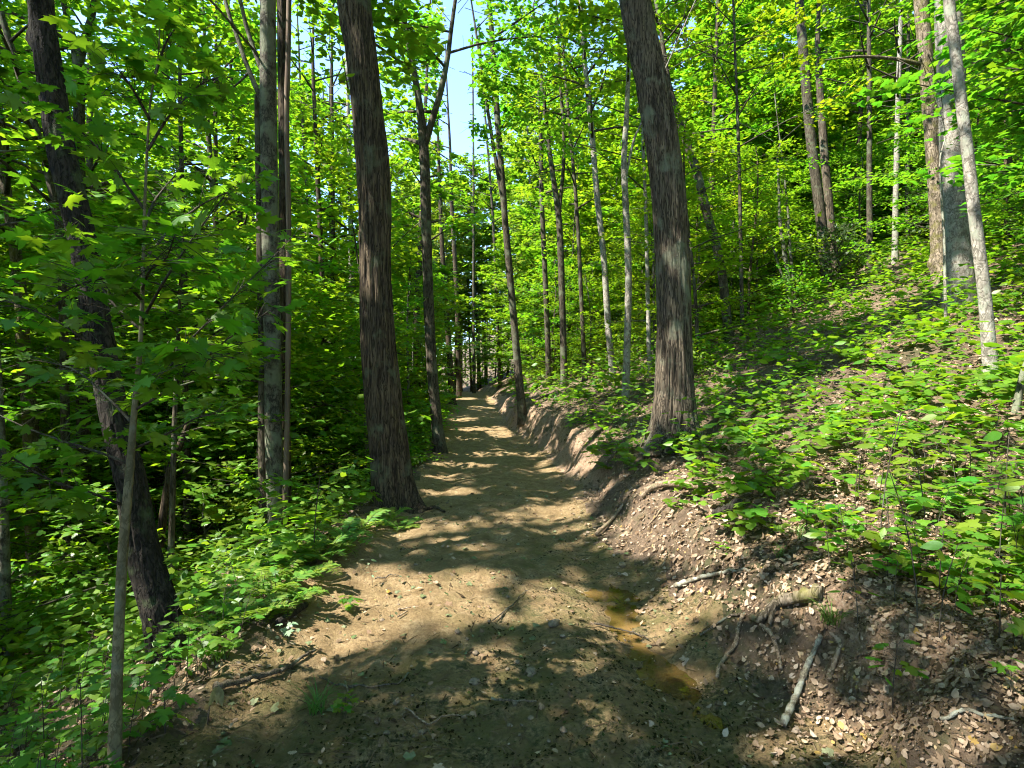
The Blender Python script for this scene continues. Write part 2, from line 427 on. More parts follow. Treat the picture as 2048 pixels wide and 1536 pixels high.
def ground_mat(name, road):
    m, nt = new_mat(name)
    geo = N_(nt, 'ShaderNodeNewGeometry'); P = geo.outputs['Position']
    big = noise(nt, P, .9, 4, .6); mid = noise(nt, P, 5.5, 6, .65, .4); fin = noise(nt, P, 38, 6, .7); grit = noise(nt, P, 160, 4, .7)
    at = N_(nt, 'ShaderNodeAttribute', attribute_name='wet')
    wet = at.outputs['Fac']
    if road:
        col = ramp(nt, mid, [(.28, (.17, .112, .048)), (.5, (.32, .222, .110)), (.72, (.47, .35, .195))])
        col = mixc(nt, ramp(nt, fin, [(.40, (0, 0, 0)), (.66, (.75, .75, .75))]), col, (.17, .105, .05))
        # dark trampled organic mud, and thin moss whose olive also carries green canopy light
        mudm = math_(nt, 'ADD', math_(nt, 'MULTIPLY', wet, .27), math_(nt, 'MULTIPLY_ADD', mid, .65, math_(nt, 'MULTIPLY', fin, .55)))
        mud = ramp(nt, grit, [(.30, (.018, .020, .009)), (.5, (.055, .056, .020)), (.72, (.15, .13, .05))])
        col = mixc(nt, ramp(nt, mudm, [(.76, (0, 0, 0)), (.88, (1, 1, 1))]), col, mud)
        mo = noise(nt, P, 2.6, 5, .65)
        col = mixc(nt, math_(nt, 'MULTIPLY', ramp(nt, mo, [(.46, (0, 0, 0)), (.60, (.75, .75, .75))]), ramp(nt, wet, [(.02, (.12, .12, .12)), (.35, (1, 1, 1))])), col, mixc(nt, grit, (.05, .055, .014), (.19, .17, .06)))
        bs, bd = 1.0, .07
        rough = ramp(nt, mudm, [(.7, (.95, .95, .95)), (1., (.55, .55, .55))])
    else:
        col = ramp(nt, mid, [(.3, (.08, .054, .034)), (.5, (.18, .125, .082)), (.72, (.31, .225, .155))])
        col = mixc(nt, ramp(nt, fin, [(.42, (0, 0, 0)), (.62, (.6, .6, .6))]), col, (.06, .042, .025))
        soil = N_(nt, 'ShaderNodeAttribute', attribute_name='soil').outputs['Fac']
        sm = math_(nt, 'ADD', soil, math_(nt, 'MULTIPLY_ADD', mid, .9, -.45))
        red = ramp(nt, fin, [(.3, (.19, .115, .068)), (.55, (.36, .245, .16)), (.75, (.48, .36, .255))])
        col = mixc(nt, ramp(nt, sm, [(.42, (0, 0, 0)), (.6, (1, 1, 1))]), col, red)
        mossm = math_(nt, 'MULTIPLY', big, mid)
        col = mixc(nt, ramp(nt, mossm, [(.27, (0, 0, 0)), (.36, (.8, .8, .8))]), col, (.035, .05, .012))
        rough = None; bs, bd = 1.0, .06
    h = math_(nt, 'MULTIPLY_ADD', fin, .6, math_(nt, 'MULTIPLY', grit, .25))
    b = N_(nt, 'ShaderNodeBump'); b.inputs['Strength'].default_value = bs; b.inputs['Distance'].default_value = bd
    L_(nt, h, b.inputs['Height'])
    p = N_(nt, 'ShaderNodeBsdfPrincipled'); p.inputs['Specular IOR Level'].default_value = .25; p.inputs['Roughness'].default_value = .95
    if rough is not None: L_(nt, rough, p.inputs['Roughness'])
    L_(nt, col, p.inputs['Base Color']); L_(nt, b.outputs[0], p.inputs['Normal'])
    o = N_(nt, 'ShaderNodeOutputMaterial'); L_(nt, p.outputs[0], o.inputs[0])
    return m
ROAD_M = ground_mat('track_clay', True)
FLOOR_M = ground_mat('forest_soil', False)

def puddle_mat():
    m, nt = new_mat('muddy_water')
    geo = N_(nt, 'ShaderNodeNewGeometry')
    n = noise(nt, geo.outputs['Position'], 3.2, 4, .5)
    col = ramp(nt, n, [(.35, (.08, .062, .016)), (.5, (.17, .11, .035)), (.65, (.26, .16, .06))])
    p = N_(nt, 'ShaderNodeBsdfPrincipled'); p.inputs['Roughness'].default_value = .02; p.inputs['IOR'].default_value = 1.33
    L_(nt, col, p.inputs['Base Color'])
    b = N_(nt, 'ShaderNodeBump'); b.inputs['Strength'].default_value = .05; b.inputs['Distance'].default_value = .01
    L_(nt, noise(nt, geo.outputs['Position'], 25, 2), b.inputs['Height']); L_(nt, b.outputs[0], p.inputs['Normal'])
    t = N_(nt, 'ShaderNodeBsdfTransparent'); t.inputs[0].default_value = (.75, .5, .2, 1)
    mx = N_(nt, 'ShaderNodeMixShader'); mx.inputs[0].default_value = .6
    L_(nt, t.outputs[0], mx.inputs[1]); L_(nt, p.outputs[0], mx.inputs[2])
    o = N_(nt, 'ShaderNodeOutputMaterial'); L_(nt, mx.outputs[0], o.inputs[0])
    return m
WATER_M = puddle_mat()
def stone_mat():
    m, nt = new_mat('stone')
    tc = N_(nt, 'ShaderNodeTexCoord'); oi = N_(nt, 'ShaderNodeObjectInfo')
    col = ramp(nt, noise(nt, tc.outputs['Object'], 30, 6, .7), [(.3, (.07, .055, .04)), (.6, (.22, .165, .105)), (.8, (.32, .25, .17))])
    p = N_(nt, 'ShaderNodeBsdfPrincipled'); p.inputs['Roughness'].default_value = .9; L_(nt, col, p.inputs['Base Color'])
    o = N_(nt, 'ShaderNodeOutputMaterial'); L_(nt, p.outputs[0], o.inputs[0]); return m
STONE_M = stone_mat()

# ------------------------------------------------------------------ the ground
def build_ground():
    t = 2.1 * np.exp(np.linspace(0, math.log(130 / 2.1), 470))
    u = np.linspace(-1.2, 1.2, 360)
    U, T = np.meshgrid(u, t)
    X = U * T; Y = T - 1.5
    Z = ground(X, Y)
    nv = X.shape; idx = np.arange(X.size).reshape(nv)
    q = np.stack([idx[:-1, :-1], idx[:-1, 1:], idx[1:, 1:], idx[1:, :-1]], -1).reshape(-1, 4)
    xm = X.ravel()[q].mean(1); ym = Y.ravel()[q].mean(1)
    jag = (fbm(xm * 3, ym * 3, 3, 61) - .5) * .5
    on = (xm > road_l(ym) + jag - .05) & (xm < road_r(ym) + jag + .05)
    V = np.stack([X, Y, Z], -1).reshape(-1, 3)
    for name, msk, mat in (('dirt_track', on, ROAD_M), ('forest_floor', ~on, FLOOR_M)):
        f = q[msk]; used, inv = np.unique(f, return_inverse=True)
        mb = MB(); vv = V[used]; mb.add(vv, quads=inv.reshape(-1, 4))
        me = mb.mesh(name, mat)
        x, y = vv[:, 0], vv[:, 1]
        # damp ground: the low right-hand rut and the foreground; also spreads the olive canopy-light tint
        wet = 1.1 * np.exp(-((x - .75) / .55) ** 2) * sstep(7.5, 4.5, y) + 1.0 * sstep(3.5, 2.9, y + .15 * x) + .25 * sstep(8, 5, y)
        wet = wet * (.1 + 1.3 * fbm(x * 1.3, y * 1.3, 3, 66)) - .75 * np.exp(-((x + 1.15) / .45) ** 2 - ((y - 4.) / 1.0) ** 2)
        me.attributes.new('wet', 'FLOAT', 'POINT').data.foreach_set('value', np.clip(wet, -.5, .6).astype(np.float32))
        dr = x - road_r(y)
        soil = sstep(-.1, .1, dr) * sstep(.9, .35, dr) * (.35 + .4 * sstep(6, 9, y)) + .4 * sstep(.25, .0, road_l(y) - x) * (dr < 0) + .6 * np.exp(-((x - 1.95) / .35) ** 2 - ((y - 2.6) / .45) ** 2)
        me.attributes.new('soil', 'FLOAT', 'POINT').data.foreach_set('value', soil.astype(np.float32))
        tag(link(name, me), 'tan clay forest track with muddy patches running away between the trees' if msk is on else 'brown leaf strewn forest ground rising right and falling left of the track', kind='structure')
    # coarse ground all around, a little lower, out to the horizon
    gx = np.linspace(-420, 420, 90); gy = np.linspace(-120, 700, 90)
    X, Y = np.meshgrid(gx, gy); Z = ground(X, Y, False) - .9
    idx = np.arange(X.size).reshape(X.shape)
    q = np.stack([idx[:-1, :-1], idx[:-1, 1:], idx[1:, 1:], idx[1:, :-1]], -1).reshape(-1, 4)
    mb = MB(); mb.add(np.stack([X, Y, Z], -1).reshape(-1, 3), quads=q)
    tag(link('distant_ground', mb.mesh('distant_ground', FLOOR_M)), 'wooded ground beyond the visible clearing', kind='structure')
    # puddle in the right-hand rut
    py = np.linspace(2.2, 5.1, 40); cxs = np.interp(py, [2.3, 3, 3.4, 4.2, 4.9], [.93, .93, .93, .86, .62])
    mb = MB(); v = np.concatenate([np.stack([cxs - .8, py, 0 * py], -1), np.stack([cxs + .5, py, 0 * py], -1)])
    n = 40; i = np.arange(n - 1); mb.add(v, quads=np.stack([i, i + n, i + n + 1, i + 1], -1))
    zs = ground(cxs, py); zw = float(np.sort(zs[8:-6])[len(zs[8:-6]) // 2] + .004)
    tag(link('puddle_water', mb.mesh('puddle_water', WATER_M), None, (0, 0, zw)), 'shallow amber muddy puddle in the right rut of the track', kind='structure')
build_ground()
print('ground', time.time() - T0)

# ------------------------------------------------------------------ tree growing
def spline(pts, n):
    """smooth curve through control rows (any number of columns)"""
    pts = np.asarray(pts, float); m = len(pts)
    if m == 2: return pts[0] + (pts[1] - pts[0]) * np.linspace(0, 1, n)[:, None]
    ext = np.vstack([2 * pts[0] - pts[1], pts, 2 * pts[-1] - pts[-2]])
    s = np.linspace(0, m - 1 - 1e-6, n); k = s.astype(int); f = (s - k)[:, None]
    p0, p1, p2, p3 = ext[k], ext[k + 1], ext[k + 2], ext[k + 3]
    return .5 * (2 * p1 + (p2 - p0) * f + (2 * p0 - 5 * p1 + 4 * p2 - p3) * f ** 2 + (3 * p1 - p0 - 3 * p2 + p3) * f ** 3)

def resample(c, step):
    d = np.r_[0, np.cumsum(np.linalg.norm(np.diff(c[:, :3], axis=0), axis=1))]
    n = max(4, int(d[-1] / step)); s = np.linspace(0, d[-1], n)
    return np.stack([np.interp(s, d, c[:, k]) for k in range(c.shape[1])], -1)

def bark_tube(curve, sides, seed, ridge=.06, cols=26, zf=3.0, flare=.5, lobes=5, lump=.05, step=.05, flare_h=.28, fine_to=7.5):
    """curve rows x,y,z,r; furrowed trunk surface with a root flare"""
    c = resample(curve, step); n = len(c)
    keep = (np.arange(n) % 6 == 0) | (c[:, 2] < fine_to); keep[-1] = True
    c = c[keep]; n = len(c)
    p = c[:, :3]; r = c[:, 3]
    th = np.arange(sides) / sides * 2 * np.pi
    TH, ZZ = np.meshgrid(th, p[:, 2])
    h = ZZ - p[0, 2]
    w = TH / (2 * np.pi) * cols + .55 * np.sin(h * 2.1 + seed)
    a = vnoise(w + .8 * (vnoise(w * .5, h * 2, seed + 3, None) - .5), h * zf, seed, cols)
    rd = np.clip(1 - np.abs(2 * a - 1) * 2.2, -1, .6)
    b = vnoise(TH / (2 * np.pi) * cols * 2, h * zf * 2.5, seed + 1, cols * 2)
    lo = vnoise(TH / (2 * np.pi) * 4, h * .9, seed + 2, 4) - .5
    fl = flare * np.exp(-h / flare_h) * (.55 + .45 * np.cos(lobes * TH + seed + 1.5 * np.sin(TH)))
    R = r[:, None] * (1 + ridge * rd + ridge * .5 * (b - .5) + lump * lo + fl)
    t = norm(np.gradient(p, axis=0)); A = norm(np.cross(t, np.array([1., .2, 0]))); B = np.cross(t, A)
    v = p[:, None] + R[..., None] * (np.cos(TH)[..., None] * A[:, None] + np.sin(TH)[..., None] * B[:, None])
    i = np.arange(n - 1)[:, None] * sides; j = np.arange(sides)[None]; j2 = (j + 1) % sides
    q = np.stack([i + j, i + j2, i + sides + j2, i + sides + j], -1).reshape(-1, 4)
    return v.reshape(-1, 3), q

def grow(rng, axis, cb, ct, R, nl, leaves, lsize, flat=.24, up=.35, side=None, spread=.16, wood_sides=4):
    """limbs, twigs and leaves round a trunk axis (rows x,y,z,r). Returns limb tubes, twig tubes, leaf arrays."""
    z = axis[:, 2]
    limbs, twigs = [], []
    P, N, D = [], [], []
    per = max(4, int(leaves / nl / 7))
    az = rng.uniform(0, 6.28)
    for k in range(nl):
        f = (k + rng.uniform(0, .9)) / nl
        h = cb + (ct - cb) * f
        az += 2.4 + rng.uniform(-.5, .5)
        if side is not None and rng.random() < .6: az_ = side + rng.normal() * .8
        else: az_ = az
        b = np.array([np.interp(h, z, axis[:, c]) for c in range(4)])
        ln = R * (.45 + .75 * math.sin(math.pi * min(1, .25 + .72 * f))) * rng.uniform(.65, 1.15)
        e = up * (1 + .9 * f) + rng.normal() * .12
        d = np.array([math.cos(az_) * math.cos(e), math.sin(az_) * math.cos(e), math.sin(e)])
        s = np.linspace(0, 1, 6)[:, None]
        bend = np.array([0, 0, -.10 * ln]) if f < .8 else np.array([0, 0, .1 * ln])
        perp = np.array([-d[1], d[0], 0]) * rng.normal() * .12 * ln
        lp = b[:3] + d * ln * s + bend * s ** 2 + perp * s ** 2
        r0 = min(b[3] * .55, .012 + .018 * ln)
        limbs.append((lp, np.linspace(r0, .006, 6)))
        nt = 7
        for j in range(nt):
            q = .25 + .75 * (j + rng.random()) / nt
            bp = np.array([np.interp(q, s[:, 0], lp[:, c]) for c in range(3)])
            sd = 1 if j % 2 else -1
            a2 = az_ + sd * rng.uniform(.5, 1.15)
            tl = ln * rng.uniform(.22, .42) * (1.15 - .5 * q)
            td = np.array([math.cos(a2), math.sin(a2), rng.normal() * .18 + .05])
            tp = bp + td * tl * np.linspace(0, 1, 3)[:, None] + np.array([0, 0, -.1 * tl]) * (np.linspace(0, 1, 3)[:, None] ** 2)
            twigs.append((tp, np.array([.007, .005, .002]) * (.6 + .15 * R)))
            n = per
            x = rng.uniform(.1, 1.1, n)
            pp = bp + td * tl * x[:, None] + rng.normal(size=(n, 3)) * np.array([spread, spread, spread * .26]) - np.array([0, 0, .14 * tl]) * (x ** 2)[:, None]
            P.append(pp); N.append(np.array([rng.normal() * .2, rng.normal() * .2, 1.]) + rng.normal(size=(n, 3)) * flat)
            D.append(td * .6 + rng.normal(size=(n, 3)) * .8)
    P = np.concatenate(P); N = norm(np.concatenate(N)); D = np.concatenate(D)
    D[:, 2] -= .25
    return limbs, twigs, (P, N, D, lsize * rng.uniform(.65, 1.2, len(P)))

def crown_mesh(name, twigs, leaves, tpl, leafm, twig_every=1, keep=None, xf=None, nbase=None):
    mb = MB()
    if keep is not None and twigs:
        tk = (nbase or len(keep)) // len(twigs)
        twigs = [t for i, t in enumerate(twigs) if keep[i * tk:(i + 1) * tk].mean() > .25]
        if xf is not None and twigs:
            tp = np.concatenate([t[0][1:] for t in twigs])
            bad = sun_gap(xf(tp)).reshape(len(twigs), -1).any(1)
            twigs = [t for t, b in zip(twigs, bad) if not b]
    for tp, tr in twigs[::twig_every]:
        v, q, _ = tube(tp, tr, 3); mb.add(v, quads=q, mat=1)
    P, N, D, Z = leaves
    if keep is not None: P, N, D, Z = P[keep], N[keep], D[keep], Z[keep]
    v, f = leaf_verts(tpl, P, N, D, Z)
    mb.add(v, tris=f, mat=0)
    return mb.mesh(name, [leafm, BARK_TWIG], smooth=False)

def simple_axis(rng, H, r0, lean=.03, bend=.25):
    k = rng.normal(size=2) * lean; ph = rng.uniform(0, 6.28, 2)
    z = np.linspace(0, 1, 14)
    x = k[0] * H * z + bend * np.sin(z * 4 + ph[0]) * z * .6; y = k[1] * H * z + bend * np.sin(z * 4 + ph[1]) * z * .6
    r = r0 * (1 - .85 * z) + .01
    r = r * (1 + .45 * np.exp(-z * H / .3))
    return np.stack([x, y, z * H, r], -1)

def make_proto(seed, H, r0, cbf, R, nl, leaves, lsize, sides=8, **kw):
    rng = np.random.default_rng(seed)
    ax = simple_axis(rng, H, r0)
    limbs, twigs, lv = grow(rng, ax, H * cbf, H * .98, R, nl, leaves, lsize, **kw)
    def trunk(sel=None):
        mb = MB(); v, q, t = tube(ax[:, :3] + np.array([0, 0, -.25]) * (np.arange(14) == 0)[:, None], ax[:, 3], sides); mb.add(v, quads=q)
        for i, (lp, lr) in enumerate(limbs):
            if sel is None or sel[i]:
                v, q, t = tube(lp, lr, 4); mb.add(v, quads=q)
        return mb
    return dict(trunk=trunk, nl=nl, limbs=limbs, axis=ax, twigs=twigs, leaves=lv, H=H, R=R, mesh={}, tmesh={})

PROTO = {
    'tall': [make_proto(100 + i, h, r, .28, 2.8, 34, 5200, .20, spread=.19) for i, (h, r) in enumerate([(21, .17), (23, .21), (19, .14), (22, .12)])],
    'mid': [make_proto(200 + i, h, r, .15, 2.4, 36, 6300, .132, spread=.15) for i, (h, r) in enumerate([(11, .08), (13, .10), (9.5, .07), (12, .09)])],
    'low': [make_proto(300 + i, h, r, .12, 1.7, 24, 4200, .112, spread=.12, up=.2) for i, (h, r) in enumerate([(5.2, .035), (6.4, .045), (4.2, .03), (5.6, .04)])],
    'bush': [make_proto(400 + i, h, r, .08, .9, 16, 1000, .12, spread=.14, up=.5, flat=.6) for i, (h, r) in enumerate([(1.7, .03), (2.2, .035), (1.4, .03)])],
    'shrub': [make_proto(450 + i, h, r, .15, .75, 14, 850, .098, spread=.11, up=.25, flat=.35) for i, (h, r) in enumerate([(1.3, .014), (1.8, .018), (.95, .012), (1.5, .014)])],
}
print('protos', time.time() - T0)

STATS = dict(unique=0, shared=0, tris=0)
def plant_tree(kind, var, x, y, rz, sc, leafm, barkm, name, label, cat, group, near):
    p = PROTO[kind][var]
    z = float(ground(x, y))
    root = thing(name, label, cat, (x, y, z - .03), rz, group, sc)
    if 'tm' not in p: p['tm'] = p['trunk']().mesh('trunk', barkm)
    P = p['leaves'][0]; far = kind in ('tall', 'mid') and y > 24
    LV = p['leaves'] if not far else (*p['leaves'][:3], p['leaves'][3] * 2.0)
    c, s = math.cos(rz), math.sin(rz)
    def xf(P): return np.stack([x + sc * (c * P[:, 0] - s * P[:, 1]), y + sc * (s * P[:, 0] + c * P[:, 1]), z + sc * P[:, 2]], -1)
    W = xf(P)
    nl_ = len(W)
    dense = kind in ('tall', 'mid') and ((x < 1 and -10 < y < 24))  # these crowns get doubled leaves, added to deepen shade on the track
    if dense:
        rr = np.random.default_rng(int(abs(x * 91 + y * 37)))
        LV = tuple(np.concatenate([a, a]) for a in (LV[0], LV[1], LV[2], LV[3] * 1.18))
        LV[0][nl_:] += rr.normal(size=(nl_, 3)) * np.array([.3, .3, .16])
        LV[1][nl_:] = norm(LV[1][nl_:] + rr.normal(size=(nl_, 3)) * .2)
        W = xf(LV[0])
    drop = sky_gap(W)
    sg = sun_gap(W) if (y < 40 and x < 6) else np.zeros(len(W), bool)
    drop |= sg
    drop |= (np.linalg.norm(W - np.array([0, 0, CAM_Z]), axis=1) < 2.4)
    tpl = LEAF_M5 if near else LEAF_Q
    if drop.mean() > .03 or sg.any():
        sel = drop[:nl_].reshape(p['nl'], -1).mean(1) < .45
        if sg.any():
            lp = np.concatenate([l[0][1:] for l in p['limbs']])
            sel &= ~(sun_gap(xf(lp)).reshape(p['nl'], -1).any(1))
        tm = p['trunk'](sel).mesh('trunk', barkm)
    else: tm = p['tm']
    o = link('trunk', tm, root)
    o.material_slots[0].link = 'OBJECT'; o.material_slots[0].material = barkm
    if drop.mean() > (.0003 if kind in ('tall', 'mid') else .02):
        if y < 40 and x < 6: drop |= sun_gap(W, True)
        cm = crown_mesh('crown', p['twigs'], LV, tpl, leafm, 1 if near else 3, ~drop, xf if sg.any() else None, nl_); STATS['unique'] += 1
    else:
        k2 = (near, far, dense)
        if k2 not in p['mesh']: p['mesh'][k2] = crown_mesh('crown', p['twigs'], LV, tpl, leafm, 1 if near else 3)
        cm = p['mesh'][k2]; STATS['shared'] += 1
    o = tag(link('crown', cm, root), kind='stuff')
    o.material_slots[0].link = 'OBJECT'; o.material_slots[0].material = leafm
    noun = {'tall': '%s barked tall tree', 'mid': '%s barked half grown tree', 'low': 'slim understorey tree', 'shrub': 'leafy shrub', 'bush': 'dark evergreen bush'}[kind]
    if '%s' in noun: noun = noun % {'bark_grey': 'grey', 'bark_furrowed_brown': 'brown', 'bark_pale_lichen': 'pale'}.get(barkm.name, 'grey')
    REL.append((root, x, y, noun, 'tree'))
    return root

# ------------------------------------------------------------------ the trees one can point at
def W_(px, py, Y): return np.array([(px - 1024) / F * Y, Y, CAM_Z + (768 - py) / F * Y])
HERO_XY = []
REL = []                       # things named by what they stand beside: (object, x, y, noun, kind of landmark)
HERO_B = []
def hero(name, label, path, Y=None, bark=BARK_GREY, H=16, crown=None, sides=24, ridge=.05, cols=22, flare=.5, zf=3.0, cat='tree', group=None, leafm=LEAF_CANOPY, forks=(), seed=1, burl=None, exempt=False, step=.09, near=True, flare_h=.28, lean_y=0.0):
    """path: rows (px, py, width px) from the foot upward"""
    path = np.array(path, float)
    if Y is None:
        _, Yh, _ = raycast(path[0, 0], path[0, 1]); Y = float(Yh[0])
    rng = np.random.default_rng(seed)
    pts = []
    for k, (px, py, w) in enumerate(path):
        yy = Y + lean_y * (path[0, 1] - py) / F * Y
        a = W_(px, py, yy); pts.append([*a, w * .5 / F * yy / math.sqrt(1 + ((px - 1024) / F) ** 2)])
    pts = np.array(pts)
    gz = float(ground(pts[0, 0], pts[0, 1]))
    pts[0, 2] = min(pts[0, 2], gz) - .05
    base = pts[0, :3].copy(); base[2] = gz
    HERO_XY.append((base[0], base[1])); HERO_B.append(base)
    d = norm(pts[-1, :3] - pts[-2, :3]); top = pts[-1].copy()
    if H > top[2] + .5:
        n = 5
        for k in range(1, n + 1):
            f = k / n; q = top.copy(); st = (H - top[2]) * f
            q[:3] = top[:3] + d * st * .6 + np.array([0, 0, 1]) * st * .4 + np.array([rng.normal(), rng.normal(), 0]) * .12 * f
            q[3] = top[3] * (1 - .82 * f); pts = np.vstack([pts, q])
    c = spline(pts, 60)
    foot = pts[0, :3]
    if burl is not None:
        bpx, bpy, br = burl; bz = W_(bpx, bpy, Y)[2]
    loc = c.copy(); loc[:, :3] -= base
    root = thing(name, label, cat, base, 0, group)
    mb = MB(); v, q = bark_tube(loc, sides, seed, ridge, cols, zf, flare, step=step, flare_h=flare_h)
    if burl is not None:
        bw = W_(bpx, bpy, Y) - base; dd = v - bw; dist = np.linalg.norm(dd, axis=1)
        v = v + norm(bw - np.array([np.interp(bw[2], loc[:, 2], loc[:, 0]), 0, bw[2]]) + 1e-6) * (br * np.exp(-(dist / (br * 1.1)) ** 2))[:, None]
    mb.add(v, quads=q)
    link('trunk', mb.mesh('trunk', bark), root)
    axes = [loc]
    for fk in forks:
        fp = np.array([[*(W_(px, py, Y) - base), w * .5 / F * Y] for px, py, w in fk])
        dv = norm(fp[-1, :3] - fp[-2, :3])
        if fp[-1, 2] > 3 and dv[2] > .35:
            e = fp[-1].copy(); e[:3] += dv * 3.5 + np.array([0, rng.normal() * .4, 0]); e[3] *= .35; fp = np.vstack([fp, e])
        fc = spline(fp, 30)
        v, q, t = tube(fc[:, :3], fc[:, 3], 10)
        m2 = MB(); m2.add(v, quads=q, tris=t); link('limb', m2.mesh('limb', bark), root); axes.append(fc)
    if crown:
        cb, ct, R, nl, nleaf, ls = crown
        tw, LV, lm = [], [], []
        for ax in axes:
            ca, cc = max(cb, ax[0, 2] + .4), min(ct, ax[-1, 2])
            if cc - ca < .8: continue
            l_, t_, lv = grow(rng, ax, ca, cc, R, max(4, nl // len(axes)), nleaf // len(axes), ls, spread=.2)
            lm += l_; tw += t_; LV.append(lv)
        if LV:
            lv = tuple(np.concatenate([a[i] for a in LV]) for i in range(4))
            Wp = lv[0] + base
            drop = sun_gap(Wp, not exempt) | (np.linalg.norm(Wp - np.array([0, 0, CAM_Z]), axis=1) < 2.4)
            if not exempt: drop |= sky_gap(Wp)
            else: drop |= (Wp[:, 2] > 1.6 + .42 * Wp[:, 1]) & (np.abs(Wp[:, 0] - (road_l(Wp[:, 1]) + road_r(Wp[:, 1])) * .5 + .75) < .5)
            m2 = MB()
            for lp, lr in lm:
                Q = lp[2:] + base
                op = sky_gap(Q) if not exempt else (Q[:, 2] > 1.6 + .40 * Q[:, 1]) & (np.abs(Q[:, 0] - (road_l(Q[:, 1]) + road_r(Q[:, 1])) * .5 + .75) < .9)
                if op.any() or sun_gap(lp[1:] + base).sum() > 1: continue
                v, q, t = tube(lp, lr, 5); m2.add(v, quads=q, tris=t)
            if not m2.n: v, q, t = tube(lm[-1][0], lm[-1][1], 5); m2.add(v, quads=q, tris=t)
            tag(link('upper_limbs', m2.mesh('upper_limbs', BARK_TWIG if bark is not BARK_PALE else bark), root), kind='stuff')
            tag(link('crown', crown_mesh('crown', tw, lv, LEAF_S if near else LEAF_Q, leafm, 1, ~drop, lambda P: P + base), root), kind='stuff')
    return root

hero('leaning_tree', 'leaning tree with black mossy bark and a burl, at the left edge of the track',
     [(348, 1325, 84), (318, 1210, 76), (285, 1100, 70), (262, 960, 64), (238, 870, 60), (200, 680, 59), (165, 480, 58), (122, 300, 60), (104, 180, 58), (88, 60, 54), (82, 0, 54)],
     Y=4.3, bark=BARK_BLACK, H=15, crown=(7.2, 15, 3.2, 34, 9000, .16), sides=80, ridge=.08, cols=30, zf=7, flare=.35, seed=3, burl=(62, 80, .07), step=.03)
hero('furrowed_tree', 'big brown furrowed trunk at the left edge of the track, bulging near its middle',
     [(796, 1022, 92), (788, 985, 84), (778, 900, 76), (763, 760, 72), (754, 640, 66), (750, 520, 62), (750, 420, 64), (746, 330, 66), (735, 220, 60), (722, 100, 60), (708, 0, 66)],
     Y=7.2, bark=BARK_BROWN, H=19, crown=(8.0, 19, 3.6, 38, 11000, .17), sides=150, ridge=.075, cols=38, zf=2.2, flare=.45, seed=5, step=.04)
hero('furrowed_tree', 'big straight grey brown trunk on the bank right of the track, sunlit in patches',
     [(1352, 893, 104), (1350, 850, 84), (1349, 780, 76), (1348, 640, 68), (1344, 500, 68), (1336, 380, 66), (1322, 270, 65), (1300, 150, 62), (1270, 0, 60)],
     bark=BARK_OAK, H=20, crown=(8.5, 20, 3.4, 36, 6500, .16), sides=150, ridge=.075, cols=42, zf=2.4, flare=.85, seed=8, step=.04, leafm=LEAF_SUNNY, flare_h=.35)
hero('clump_tree', 'pale lichen spotted trunk, thickest stem of the clump left of the track',
     [(556, 1085, 36), (548, 900, 36), (545, 700, 35), (541, 480, 35), (537, 250, 34), (536, 100, 33), (536, 0, 32)], Y=8.2, bark=BARK_PALE, H=16,
     crown=(6.2, 16, 3.0, 32, 8500, .155), sides=40, ridge=.02, cols=16, flare=.3, seed=11, forks=[[(528, 210, 12), (510, 170, 10), (490, 120, 9), (470, 60, 8), (450, 0, 7)], [(532, 160, 11), (512, 110, 9), (492, 50, 8), (478, -10, 7)]], step=.05)
hero('clump_tree', 'short dark stem tight against the left side of the pale lichen spotted trunk',
     [(530, 1085, 22), (527, 900, 22), (527, 700, 20), (522, 500, 18), (519, 350, 17), (516, 220, 15), (514, 190, 10)], Y=8.35, bark=BARK_GREY, H=4, sides=24, seed=12, flare=.3)
hero('clump_tree', 'dark rough trunk behind the right side of the pale lichen spotted trunk',
     [(574, 1050, 24), (570, 880, 23), (570, 600, 23), (568, 300, 22), (565, 0, 22)], Y=9.0, bark=BARK_BROWN, H=17, crown=(7.5, 17, 2.6, 24, 3800, .16), sides=40, seed=13, ridge=.07, cols=14)
hero('clump_tree', 'thin reddish bare stem running up beside the dark clump trunk',
     [(568, 1060, 12), (574, 850, 11), (577, 600, 11), (577, 420, 11), (573, 250, 11), (576, 120, 11), (578, 0, 10)], Y=8.1, bark=BARK_REDDISH, H=11, sides=14, ridge=.02, seed=14, flare=.3)
hero('forked_tree', 'slim dark tree with a high fork, standing on the left edge of the track',
     [(880, 905, 27), (873, 840, 22), (864, 740, 21), (857, 600, 20), (852, 430, 20), (848, 300, 20), (836, 190, 13), (812, 60, 11), (800, 0, 10)],
     bark=BARK_GREY, H=17, crown=(6.0, 17, 3.2, 36, 9500, .165), sides=28, ridge=.06, cols=14, flare=.35, seed=21, exempt=True, leafm=LEAF_DEEP,
     forks=[[(849, 290, 15), (866, 235, 13), (882, 180, 12), (896, 110, 10), (905, 40, 8)]])
hero('slender_tree', 'slender dark double stemmed tree leaning left over the right bank of the track',
     [(1047, 845, 19), (1038, 760, 16), (1026, 620, 14), (1012, 460, 13), (1003, 340, 12), (993, 210, 12), (983, 60, 10), (978, 0, 9)],
     bark=BARK_GREY, H=17, crown=(9, 17, 2.1, 24, 4500, .18), sides=20, seed=22, exempt=True, leafm=LEAF_DEEP, forks=[[(1010, 430, 8), (998, 360, 8), (980, 250, 7), (965, 150, 6)]])
